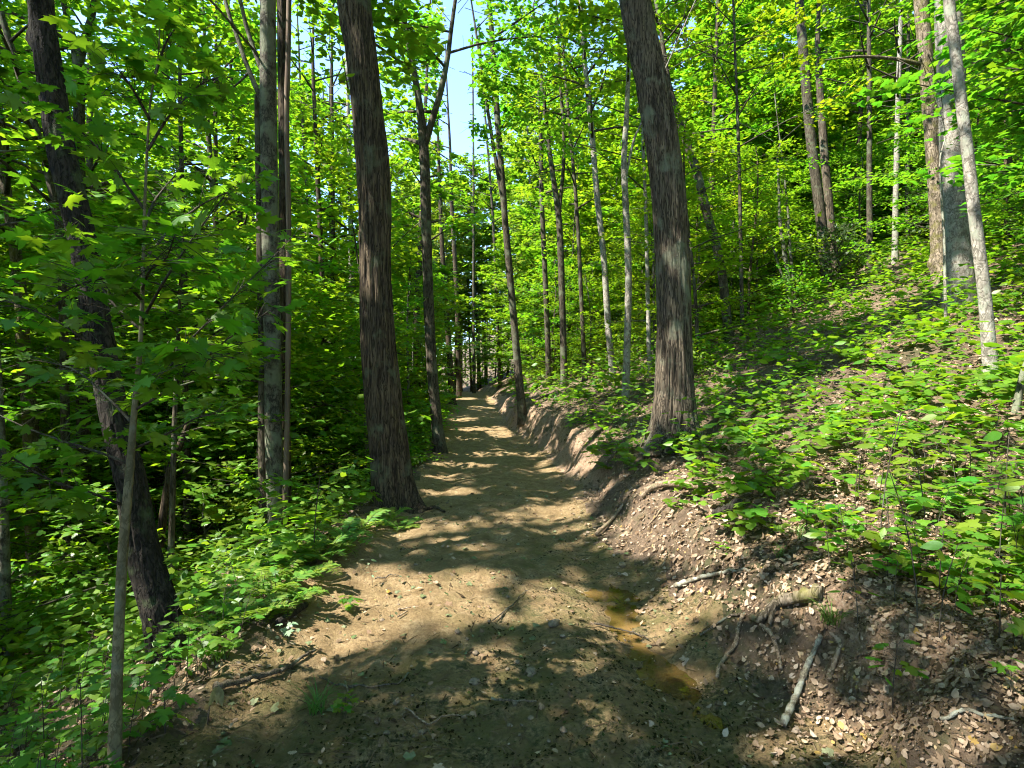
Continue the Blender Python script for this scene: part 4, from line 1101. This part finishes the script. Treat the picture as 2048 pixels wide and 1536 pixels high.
sx_ = np.array([p[0] for p in sel[n_thing:]]); sy_ = np.array([p[1] for p in sel[n_thing:]]); sz_ = ground(sx_, sy_); rr_ = road_r(sy_)
for i, (x, y) in enumerate(sel[n_thing:]):
    sd = SEED[int(rng.integers(10))]; a = rng.uniform(0, 6.28); sc = rng.uniform(.65, 1.35) * max(1, y / 9) ** .75; z = sz_[i]
    v = np.concatenate(sd['fm'].v) * sc; c, s = math.cos(a), math.sin(a)
    v = np.stack([c * v[:, 0] - s * v[:, 1] + x, s * v[:, 0] + c * v[:, 1] + y, v[:, 2] + z], -1)
    (mbr if x > rr_[i] else mbl).add(v, tris=np.concatenate(sd['fm'].t), mat=int(rng.integers(3)))
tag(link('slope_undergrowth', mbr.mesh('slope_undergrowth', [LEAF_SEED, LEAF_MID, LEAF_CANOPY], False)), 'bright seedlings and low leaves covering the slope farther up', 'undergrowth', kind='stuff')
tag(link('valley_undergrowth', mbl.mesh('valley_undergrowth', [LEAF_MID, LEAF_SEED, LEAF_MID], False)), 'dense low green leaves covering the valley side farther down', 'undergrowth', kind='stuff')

WILT_M = litter_mat('wilted_leaf', [(.0, (.16, .18, .07)), (.6, (.25, .24, .12)), (1, (.2, .14, .07))], .3)
def wilted(px, py, h, n, lab):
    rg = np.random.default_rng(px); x, y, z = [float(a[0]) for a in raycast(px, py)]
    root = thing('wilted_plant', lab, 'plant', (x, y, z - .01))
    st = np.array([[0, 0, 0], [.01, 0, h * .5], [.03, 0, h * .9], [.06, -.01, h]]); mb = MB()
    v, q, t = tube(spline(st, 10), np.linspace(.004, .002, 10), 6); mb.add(v, quads=q, tris=t); link('stem', mb.mesh('stem', STICK_M), root)
    for k in range(n):
        f = rg.uniform(.45, 1); p = np.array([np.interp(f * 3, range(4), st[:, i]) for i in range(3)]); a = rg.uniform(0, 6.28)
        place_leaf(root, leaf_mesh('long', (LEAF_B[0] * np.array([.5, 1, 1]), LEAF_B[1]), WILT_M, .5), p, np.array([math.cos(a), math.sin(a), .15]), np.array([rg.normal() * .25, rg.normal() * .25, -1.]), rg.uniform(.05, .10))
wilted(415, 1455, .2, 7, 'pale wilted plant with hanging limp leaves on the lower left shoulder'); wilted(222, 1130, .12, 3, 'two limp pale leaves hanging low beside the young maple stem')
def fern_mesh(rng, ln):
    mb = MB(); s = np.linspace(0, 1, 12)
    r = np.stack([0 * s, ln * s * (1 - .15 * s), ln * (.75 * s - .72 * s ** 2)], -1)
    v, q, t = tube(r, np.linspace(.002, .0007, 12), 3); mb.add(v, quads=q, mat=1)
    n = 24; f = np.linspace(.12, .99, n); P = np.stack([np.interp(f, s, r[:, i]) for i in range(3)], -1)
    w = ln * .2 * np.sin(np.pi * np.clip(f * .85 + .16, 0, 1)) ** .8 + .01
    for sd in (1, -1):
        D = norm(np.stack([np.full(n, sd * 1.), np.full(n, .45), np.full(n, -.15)], -1) + rng.normal(size=(n, 3)) * .08)
        v, fc = leaf_verts((LEAF_S[0] * np.array([.5, 1, 1]), LEAF_S[1]), P, norm(np.array([0, -.2, 1]) + rng.normal(size=(n, 3)) * .12), D, w); mb.add(v, tris=fc, mat=0)
    return mb.mesh('frond', [FERN_M, BARK_TWIG], False)
FROND = [fern_mesh(np.random.default_rng(90 + k), l) for k, l in enumerate((.34, .42, .5, .38))]
def fern(px, py, lab, sc=1.0, grp='ferns along the left shoulder', xy=None):
    if xy is None:
        x, y, z = raycast(px, py); x, y = float(x[0]), float(y[0])
    else: x, y = xy
    root = thing('fern', lab, 'fern', (x, y, float(ground(x, y)) - .01), 0, grp, sc)
    REL.append((root, x, y, 'yellow green fern', 'ground'))
    rg = np.random.default_rng(int(px * 7 + py)); n = int(rg.integers(6, 10))
    for k in range(n):
        o = link('frond', FROND[int(rg.integers(4))], root, (0, 0, .0)); o.rotation_euler = (rg.uniform(-.1, .35), 0, k * 6.283 / n + rg.normal() * .25); s = rg.uniform(.75, 1.15); o.scale = (s, s, s)
for k, (px, py) in enumerate([(520, 1170), (560, 1150), (600, 1130), (480, 1210), (640, 1120), (545, 1195), (690, 1085), (610, 1165), (420, 1220), (385, 1185), (725, 1068), (575, 1215), (500, 1250), (440, 1265), (660, 1100), (365, 1240), (780, 1045), (800, 1060)]):
    fern(px, py, 'yellow green fern among low plants along the left shoulder of the track', 1.0)
fern(1265, 935, 'yellowish fern on the bank left below the big trunk', .9, 'ferns of the right bank'); fern(1215, 945, 'small fern at the lower lip of the right bank', .8, 'ferns of the right bank')
def tuft(px, py, lab, n=46, h=.22, mat=GRASS_M):
    x, y, z = raycast(px, py); x, y, z = float(x[0]), float(y[0]), float(z[0]); rg = np.random.default_rng(int(px + py)); mb = MB()
    for k in range(n):
        a = rg.uniform(0, 6.28); d = np.array([math.cos(a), math.sin(a), 0]); hh = h * rg.uniform(.5, 1.1); b = rg.normal(size=3) * np.array([.02, .02, 0]); pr = np.array([-d[1], d[0], 0]) * .0028
        s = np.linspace(0, 1, 5)[:, None]; p = b + d * hh * .75 * s ** 1.6 + np.array([0, 0, hh]) * (s - .45 * s ** 2.4)
        w = np.array([1, 1, .8, .5, .05])[:, None]
        i = np.arange(4); mb.add(np.concatenate([p - pr * w, p + pr * w]), quads=np.stack([i, i + 5, i + 6, i + 1], -1))
    tag(link('grass_tuft', mb.mesh('grass_tuft', mat), None, (x, y, z - .01)), lab, 'grass tuft')
tuft(1665, 1265, 'dark green arching grass tuft below the bank roots', 60, .2); tuft(635, 1425, 'green grass tuft on the shaded muddy track, bottom left'); tuft(1600, 1080, 'pale thin grass tuft under the dark bank hollow', 40, .2)
tuft(440, 1330, 'small grass tuft on the left shoulder above the long branch', 30, .15); tuft(1560, 1115, 'short grass tuft beside the leaf litter on the bank', 30, .12); tuft(1330, 900, 'grass tuft at the foot of the big bank trunk', 40, .2)
print('plants', time.time() - T0)

# ------------------------------------------------------------------ roots, sticks, stones
def lay(name, label, cat, path, r0, r1, mat, lift=.4, sides=9, forks=(), seed=0, group=None, buried=0.0):
    px = [p[0] for p in path]; py = [p[1] for p in path]
    x, y, z = raycast(px, py); rm = (r0 + r1) / 2
    rg = np.random.default_rng(seed + int(px[0]))
    pts = np.stack([x, y, z], -1); c = spline(pts, 8 + 6 * len(path))
    rr = np.linspace(r0, r1, len(c)) * (1 + .12 * rg.normal(size=len(c)))
    c[:, 2] = np.maximum(c[:, 2], ground(c[:, 0], c[:, 1])) + rr * (lift + .5) + .006 - buried
    base = c[0].copy()
    mb = MB(); v, q, t = tube(c - base, rr, sides); mb.add(v, quads=q, tris=t)
    for f in forks:
        x, y, z = raycast([p[0] for p in f], [p[1] for p in f]); fc = spline(np.stack([x, y, z + r1], -1), 10)
        v, q, t = tube(fc - base, np.linspace(r0 * .6, r1 * .5, 10), sides); mb.add(v, quads=q, tris=t)
    tag(link(name, mb.mesh(name, mat), None, base), label, cat, group)
lay('fallen_branch', 'pale lichen covered branch lying on the lower right bank, pointing at the puddle', 'branch', [(1642, 1285), (1612, 1365), (1592, 1405), (1566, 1470)], .012, .017, STICK_LICHEN, 1.0)
lay('fallen_branch', 'grey brown branch lying level on the litter above the puddle', 'branch', [(1350, 1184), (1400, 1166), (1450, 1158), (1500, 1148)], .02, .009, STICK_LICHEN, .9)
lay('stick', 'dark wet stick lying across the puddle', 'stick', [(1188, 1254), (1260, 1272), (1297, 1283)], .007, .004, BARK_TWIG, 1.5)
lay('fallen_branch', 'long dark branch across the lower left shoulder, beside the sunlit clay', 'branch', [(430, 1392), (544, 1362), (580, 1341), (632, 1308)], .016, .008, STICK_M, .9)
lay('stick', 'bent dark twig curving across the shaded track, bottom left', 'stick', [(640, 1362), (694, 1382), (790, 1379), (818, 1354)], .006, .004, STICK_M, 1.0)
lay('log', 'short dark rotting log on the left shoulder among ferns', 'log', [(556, 1262), (612, 1218)], .028, .022, BARK_BLACK, .7)
lay('stick', 'short grey stick above the rotting log on the left shoulder', 'stick', [(553, 1226), (602, 1207)], .012, .008, STICK_LICHEN, .9)
lay('stick', 'thin dark twig on the sunlit clay, nearest the fern edge', 'stick', [(750, 1162), (798, 1154)], .007, .004, STICK_M, 1)
lay('stick', 'pale short stick standing out of shaded mud, bottom left of the track', 'stick', [(690, 1370), (703, 1414)], .006, .005, ROOT_M, 1)
lay('stick', 'level brown stick in the shaded foreground mud', 'stick', [(982, 1406), (1030, 1408), (1073, 1411)], .006, .005, STICK_M, 1)
lay('stick', 'thin twig slanting up across the middle of the track', 'stick', [(1000, 1242), (1030, 1215), (1052, 1188)], .005, .003, STICK_M, 1)
lay('stick', 'thin twig beside the slanting one in mid track', 'stick', [(985, 1248), (1018, 1222), (1035, 1205)], .004, .003, STICK_M, 1)
lay('stick', 'straw coloured straight twig at the left rim of the puddle', 'stick', [(1138, 1178), (1178, 1196)], .004, .003, ROOT_M, 1)
lay('stick', 'small pale stick on the sunlit clay, upper of two', 'stick', [(796, 1228), (822, 1220)], .007, .005, ROOT_M, 1)
lay('stick', 'small pale stick on the sunlit clay, lower of two', 'stick', [(795, 1241), (815, 1231)], .006, .005, ROOT_M, 1)
def tz(l): return [(500 + a / 1.8375, 700 + b / 1.8375) for a, b in l]
lay('root_tangle', 'tangle of thin bare vines lying in the muddy foreground', 'vine', tz([(570, 1340), (650, 1390), (720, 1370), (805, 1355)]), .005, .003, ROOT_M, 1.2,
    forks=[tz([(650, 1310), (648, 1390), (690, 1452), (722, 1420)]), tz([(600, 1380), (640, 1430), (690, 1466), (762, 1440)]), tz([(575, 1330), (560, 1370), (600, 1400)])])
lay('exposed_root', 'thick pale weathered root across the sunlit top of the bank', 'root', [(1284, 1006), (1298, 990), (1335, 984), (1405, 986)], .030, .042, ROOT_M, .8, 12)
lay('exposed_root', 'pale root running down from the bank to the track edge', 'root', [(1246, 1014), (1225, 1045), (1192, 1076)], .016, .022, ROOT_M, .5)
lay('exposed_root', 'winding root reaching down to the lower puddle end', 'root', [(1486, 1238), (1476, 1268), (1472, 1300), (1442, 1338), (1434, 1366)], .013, .010, ROOT_M, .8)
lay('exposed_root', 'curved root over sunlit litter right of the winding root', 'root', [(1500, 1243), (1534, 1278), (1553, 1318), (1562, 1348)], .015, .010, ROOT_M, .8)
lay('exposed_root', 'thin dark root trailing left toward the puddle from the root knot', 'root', [(1490, 1236), (1450, 1246), (1400, 1276)], .008, .006, STICK_M, .9)
lay('exposed_root', 'thickest mossy forked root in the middle of the lower bank', 'root', [(1514, 1256), (1570, 1226), (1642, 1212)], .022, .036, BARK_MOSSY, .7, 12, forks=[[(1538, 1262), (1556, 1232), (1580, 1212)]])
lay('exposed_root', 'thin looping root above the sunlit litter of the bank', 'root', [(1300, 1056), (1340, 1016), (1400, 1026)], .009, .007, ROOT_M, 1)
lay('log', 'dark hollow broken log end in the bank recess', 'log', [(1428, 1046), (1486, 1026)], .035, .045, BARK_BLACK, .5, 12)
lay('stick', 'broken pale stub of wood standing by the big bank trunk foot', 'stick', [(1428, 938), (1404, 892)], .016, .02, ROOT_M, 1)
lay('stick', 'gnarled short snag on the lower right bank beside the lichen branch', 'stick', [(1682, 1296), (1666, 1345), (1658, 1372)], .010, .016, ROOT_M, 1)
lay('stick', 'thin twig lying down the red soil at the lower right', 'stick', [(1768, 1302), (1700, 1340)], .005, .004, STICK_M, 1)
lay('stick', 'long twig crossing the dark slope near the right edge', 'stick', [(1870, 1170), (1960, 1215), (2040, 1260)], .009, .006, STICK_M, 1)
lay('stick', 'twig on the litter in the lower right corner', 'stick', [(1880, 1470), (1960, 1440), (2030, 1450)], .008, .005, STICK_LICHEN, 1)
lay('stick', 'brown stick lying on the far upper slope litter', 'stick', [(1740, 730), (1800, 742), (1840, 735)], .02, .012, STICK_M, 1)
lay('stick', 'pale forked stick below the clump of trunks among ferns', 'stick', [(455, 1200), (420, 1150), (396, 1130)], .01, .006, ROOT_M, 3)
lay('exposed_root', 'root on the left edge of the track at the furrowed trunk foot', 'root', [(810, 1024), (860, 1020), (890, 1026)], .03, .012, BARK_BROWN, .2)

def stone(px, py, s, lab, name='stone', cat='stone', mat=STONE_M, grp=None):
    x, y, z = raycast(px, py); rg = np.random.default_rng(int(px * 3 + py)); n, m = 9, 12
    th = np.linspace(0, math.pi, n)[:, None]; ph = (np.arange(m) / m * 2 * math.pi)[None]
    v = np.stack([np.sin(th) * np.cos(ph), np.sin(th) * np.sin(ph), np.cos(th) + 0 * ph], -1).reshape(-1, 3)
    rr = 1 + .55 * (vnoise(v[:, 0] * 1.6 + px, v[:, 1] * 1.6 + v[:, 2] * 1.3, 5) - .5) + .25 * (vnoise(v[:, 0] * 4 + v[:, 2] * 3, v[:, 1] * 4 + px, 6) - .5)
    v = v * rr[:, None] * np.array([1.2, .9, .6]) * s
    i = np.arange(n - 1)[:, None] * m; j = np.arange(m)[None]; j2 = (j + 1) % m
    mb = MB(); mb.add(v, quads=np.stack([i + j, i + m + j, i + m + j2, i + j2], -1).reshape(-1, 4))
    o = tag(link(name, mb.mesh(name, mat), None, (float(x[0]), float(y[0]), float(z[0]) + s * .25), rg.uniform(0, 6)), lab, cat, grp)
    if grp: REL.append((o, float(x[0]), float(y[0]), 'small clay crumb', 'ground'))
stone(1245, 1138, .035, 'dark wet stone at the head of the puddle'); stone(1062, 1346, .032, 'tan stone half sunk in the foreground mud'); stone(1108, 1252, .04, 'broken clay clod with a hole, left of the puddle', 'clay_clod', 'clod')
stone(1240, 1150, .02, 'small stone just below the dark wet stone'); stone(950, 1370, .03, 'lit clay lump beside a hoof hole in the shaded foreground', 'clay_clod', 'clod')
rng = np.random.default_rng(12)
for k in range(46):
    stone(rng.uniform(720, 1150), 1000 + 500 * rng.random() ** .8, rng.uniform(.007, .02), 'small clay crumb lying loose on the track', 'clay_clod', 'clod', STONE_M, 'clay crumbs on the track')
print('sticks', time.time() - T0)

# ------------------------------------------------------------------ fallen leaves
FALL = [leaf_mesh('maple', LEAF_M, DEAD_LEAF, .5), leaf_mesh('oak', LEAF_O, DEAD_LEAF, .6), leaf_mesh('oval', LEAF_B, DEAD_LEAF, .9), leaf_mesh('maple', LEAF_M, LEAF_GREENFALL, .15), leaf_mesh('oak', LEAF_O, DEAD_WET, .3)]
rng = np.random.default_rng(9)
def ground_n(x, y, e=.05):
    gx = (ground(x + e, y) - ground(x - e, y)) / (2 * e); gy = (ground(x, y + e) - ground(x, y - e)) / (2 * e)
    return norm(np.stack([-gx, -gy, 1 + 0 * gx], -1))
def fallen(n, xs, ys, variants, label, group, smin, smax):
    x, y = xs, ys; z = ground(x, y); nn = norm(ground_n(x, y) + rng.normal(size=(len(x), 3)) * .22)
    for i in range(len(x)):
        me = FALL[variants[i % len(variants)]]
        o = place_leaf(None, me, (x[i], y[i], z[i] + .012), nn[i], rand_unit(rng, 1)[0], rng.uniform(smin, smax), 'fallen_leaf')
        tag(o, label, 'leaf', group); REL.append((o, x[i], y[i], {0: 'curled maple leaf', 1: 'curled oak leaf', 2: 'curled oval dead leaf', 3: 'greenish maple leaf', 4: 'dull flat oak leaf'}[variants[i % len(variants)]], 'ground'))
# bank and slope in front
n = 170; y = rng.uniform(1.9, 5.2, n); x = road_r(y) + .15 + rng.random(n) ** 1.3 * 2.4; m = x < .98 * y
fallen(0, x[m], y[m], [0, 1, 4, 2, 1, 4], 'curled tan dead leaf lying in the litter of the right bank', 'larger dead leaves on the right bank', .03, .055)
n = 34; y = rng.uniform(2.0, 6.0, n); x = road_l(y) + .2 + rng.random(n) * (road_r(y) - road_l(y) - .3)
fallen(0, x, y, [3, 4, 4, 0], 'flat leaf lying alone on the muddy track', 'leaves dropped on the track', .035, .065)
n = 60; y = rng.uniform(1.9, 4.5, n); x = road_l(y) - rng.random(n) * 1.0; m = x > -.98 * y
fallen(0, x[m], y[m], [1, 2, 4], 'dry brown leaf lying on the left shoulder of the track', 'dead leaves on the left shoulder', .035, .07)

def litter():
    rng = np.random.default_rng(33)
    mb, mw = MB(), MB()
    n = 240000
    y = 1.7 * np.exp(rng.random(n) ** 1.0 * math.log(26 / 1.7)); x = rng.uniform(-1.1, 1.1, n) * (y + .3)
    dr = x - road_r(y); dl = road_l(y) - x
    den = np.where(dr > .0, 1.0 * sstep(-.02, .18, dr), 0) + np.where(dl > -.05, .75 * sstep(-.05, .3, dl), 0)
    den = np.where((dr <= .08) & (dl <= -.05), .035 + .35 * sstep(-.35, .0, dr) + .2 * sstep(-.35, 0, dl), den)
    keep = rng.random(n) < den * np.maximum(.35 + .65 * sstep(.35, .6, fbm(x * 1.5, y * 1.5, 3, 99)), sstep(.0, .3, dr) * sstep(1.9, 1.3, dr))
    x, y = x[keep], y[keep]; n = len(x)
    P = np.stack([x, y, ground(x, y) + rng.uniform(.004, .03, n)], -1)
    N = norm(ground_n(x, y) + rng.normal(size=(n, 3)) * .33); D = rand_unit(rng, n); sz = (.010 + .050 * rng.random(n) ** 2.6) * (1 + .035 * y) * np.clip(y / 4, .7, 1); cu = rng.normal(size=n) * .6
    dry = rng.random(n) < .62
    nearm = y < 5
    r3 = rng.random(n)
    for msk, tpl in ((nearm & (r3 < .07), LEAF_O), (nearm & (r3 >= .07) & (r3 < .19), LEAF_M5), (nearm & (r3 >= .19) & ((r3 < .5) | (y < 3)), LEAF_S), (nearm & (r3 >= .5) & (y >= 3), LEAF_Q), (~nearm, LEAF_Q)):
        for m2, b in ((dry, mb), (~dry, mw)):
            k = msk & m2
            v, f = leaf_verts(tpl, P[k], N[k], D[k], sz[k], cu[k]); b.add(v, tris=f)
    # broken bits of bark, needles and twigs
    m = 9000
    y = 1.7 * np.exp(rng.random(m) * math.log(9 / 1.7)); x = rng.uniform(-1., 1., m) * y
    dr = x - road_r(y); dl = road_l(y) - x
    k = rng.random(m) < np.where((dr < 0) & (dl < 0), .45, 1.0); x, y = x[k], y[k]; m = len(x)
    z = ground(x, y); a = rng.uniform(0, 6.28, m); ln = rng.uniform(.015, .09, m); d = np.stack([np.cos(a), np.sin(a), rng.normal(size=m) * .12], -1)
    tl = (np.array([(-.04, 0, 0), (.04, 0, 0), (.03, 1, 0), (-.03, 1, 0), (0, .5, .05)], float), np.array([(0, 1, 4), (1, 2, 4), (2, 3, 4), (3, 0, 4)]))
    v, f = leaf_verts(tl, np.stack([x, y, z + .006], -1), norm(np.array([0, 0, 1]) + rng.normal(size=(m, 3)) * .2), d, ln); mw.add(v, tris=f)
    m = 26000
    y = 1.75 * np.exp(rng.random(m) * math.log(10 / 1.75)); x = rng.uniform(-.8, 1., m) * y
    inr = (x > road_l(y) - .1) & (x < road_r(y) + .2)
    cl = fbm(x * 3.1, y * 3.1, 3, 201) + .25 * np.exp(-((x - .7) / .5) ** 2) * (y < 6) + .12 * sstep(3.6, 2.8, y) - .1 * np.exp(-((x + 1.15) / .5) ** 2 - ((y - 4.) / 1.) ** 2)
    k = inr & (rng.random(m) < sstep(.5, .68, cl)); x, y = x[k], y[k]; m = len(x)
    md = MB(); P = np.stack([x, y, ground(x, y) + .004], -1)
    v, f = leaf_verts(LEAF_Q, P, norm(np.array([0, 0, 1]) + rng.normal(size=(m, 3)) * .45), rand_unit(rng, m), rng.uniform(.008, .028, m), rng.normal(size=m)); md.add(v, tris=f)
    tag(link('mud_debris', md.mesh('mud_debris', MUD_BITS, False)), 'dark rotten scraps and moss crumbs trampled into the mud of the track', 'debris', kind='stuff')
    m = 900
    y = 2.0 + 6 * rng.random(m) ** 1.6; x = road_l(y) + .1 + rng.random(m) * (road_r(y) - road_l(y)); k = fbm(x * 1.7, y * 1.7, 2, 205) > .47; x, y = x[k], y[k]; m = len(x)
    mg = MB(); v, f = leaf_verts(LEAF_M5, np.stack([x, y, ground(x, y) + .008], -1), norm(np.array([0, 0, 1]) + rng.normal(size=(m, 3)) * .3), rand_unit(rng, m), .012 + .045 * rng.random(m) ** 2, rng.normal(size=m) * .8); mg.add(v, tris=f)
    tag(link('leaf_scraps', mg.mesh('leaf_scraps', LEAF_GREENFALL, False)), 'torn greenish leaf scraps dropped over the track', 'leaf scraps', kind='stuff')
    tag(link('leaf_litter', mb.mesh('leaf_litter', DEAD_LEAF, False)), 'thick layer of dry tan leaf litter on the banks', 'leaf litter', kind='stuff')
    tag(link('twig_litter', mw.mesh('twig_litter', DEAD_WET, False)), 'dull brown leaf scraps and twig bits strewn over the ground', 'litter', kind='stuff')
litter()
ORD = ['nearest', 'second nearest', 'third nearest', 'fourth nearest', 'fifth nearest', 'sixth nearest', 'seventh nearest', 'eighth nearest', 'ninth nearest', 'tenth nearest', 'eleventh nearest', 'twelfth nearest', 'thirteenth nearest', 'fourteenth nearest', 'fifteenth nearest', 'sixteenth nearest', 'seventeenth nearest', 'eighteenth nearest', 'nineteenth nearest', 'twentieth nearest']
def name_by_landmark():
    short = {0: 'black leaning tree', 1: 'furrowed track edge tree', 2: 'big bank trunk', 3: 'clump of trunks', 7: 'forked track edge tree', 8: 'double stemmed slender tree', 9: 'forked pale tree', 10: 'curved pale tree', 11: 'dividing dark tree',
             13: 'leaning grey slope tree', 14: 'three stemmed small tree', 15: 'burled tree', 16: 'broad slope trunk', 17: 'leaning pale slope tree', 19: 'grey slope pair', 21: 'forked valley tree', 22: 'mossy valley tree'}
    trees = [(HERO_B[i][0], HERO_B[i][1], n) for i, n in short.items()]
    gl = [(px, py, n) for px, py, n in [(1610, 1370, 'lichen covered branch'), (1345, 985, 'thick pale root'), (1570, 1226, 'forked mossy root'), (1460, 1036, 'hollow log end'), (1665, 1265, 'dark grass tuft'), (1420, 1165, 'level puddle branch'), (1470, 1310, 'winding root'), (1300, 1250, 'puddle'),
          (540, 1362, 'long dark branch'), (585, 1240, 'rotting log'), (635, 1425, 'bottom grass tuft'), (640, 1390, 'mud vine tangle'), (1030, 1408, 'level foreground stick'), (1062, 1346, 'sunken tan stone'), (235, 1400, 'young maple stem'), (730, 1200, 'wilting plant'), (1025, 1215, 'slanting twig pair'), (1960, 1215, 'long slope twig'), (1950, 1450, 'corner twig'), (1835, 1245, 'three leaved seedling'), (452, 1165, 'pale oak seedling'), (1108, 1252, 'broken clay clod')]]
    gx, gy, gz = raycast([g[0] for g in gl], [g[1] for g in gl])
    ground_l = [(gx[i], gy[i], gl[i][2]) for i in range(len(gl))] + trees
    bins = {}
    for o, x, y, noun, mode in REL:
        inview = y > 1.3 and abs(x) < .99 * y
        if not inview: continue
        if mode == 'tree':
            L = [(abs(x / y - a / b) + (.5 if b > y else 0), a, b, n) for a, b, n in trees]; _, a, b, n = min(L)
            key = (noun, n, 'left' if x / y < a / b else 'right', 'tree'); d = y
        else:
            L = [(math.hypot(x - a, y - b), a, b, n) for a, b, n in ground_l]; d, a, b, n = min(L)
            key = (noun, n, 'left' if x < a else 'right', 'ground')
        bins.setdefault(key, []).append((d, o))
    for (noun, n, side, mode), lst in bins.items():
        lst.sort(key=lambda t: t[0])
        for i, (d, o) in enumerate(lst):
            if i >= len(ORD): continue
            w = '' if len(lst) == 1 else ORD[i] + ' '
            if mode == 'tree': o['label'] = f"{w}{noun} behind, {side} of the {n}"
            else: o['label'] = f"{w}{noun} to the {side} of the {n}"
name_by_landmark()
tri = 0; seen = set(); led = {}
for o in bpy.data.objects:
    if o.type == 'MESH' and o.data.name not in seen:
        seen.add(o.data.name); c = len(o.data.loops) - 2 * len(o.data.polygons); tri += c; k = o.name.split('.')[0] + ('/' + o.parent.name.split('.')[0] if o.parent else ''); led[k] = led.get(k, 0) + c
print(sorted(led.items(), key=lambda t: -t[1])[:16])
print('TRIS', tri, 'objects', len(bpy.data.objects), 'time', time.time() - T0)
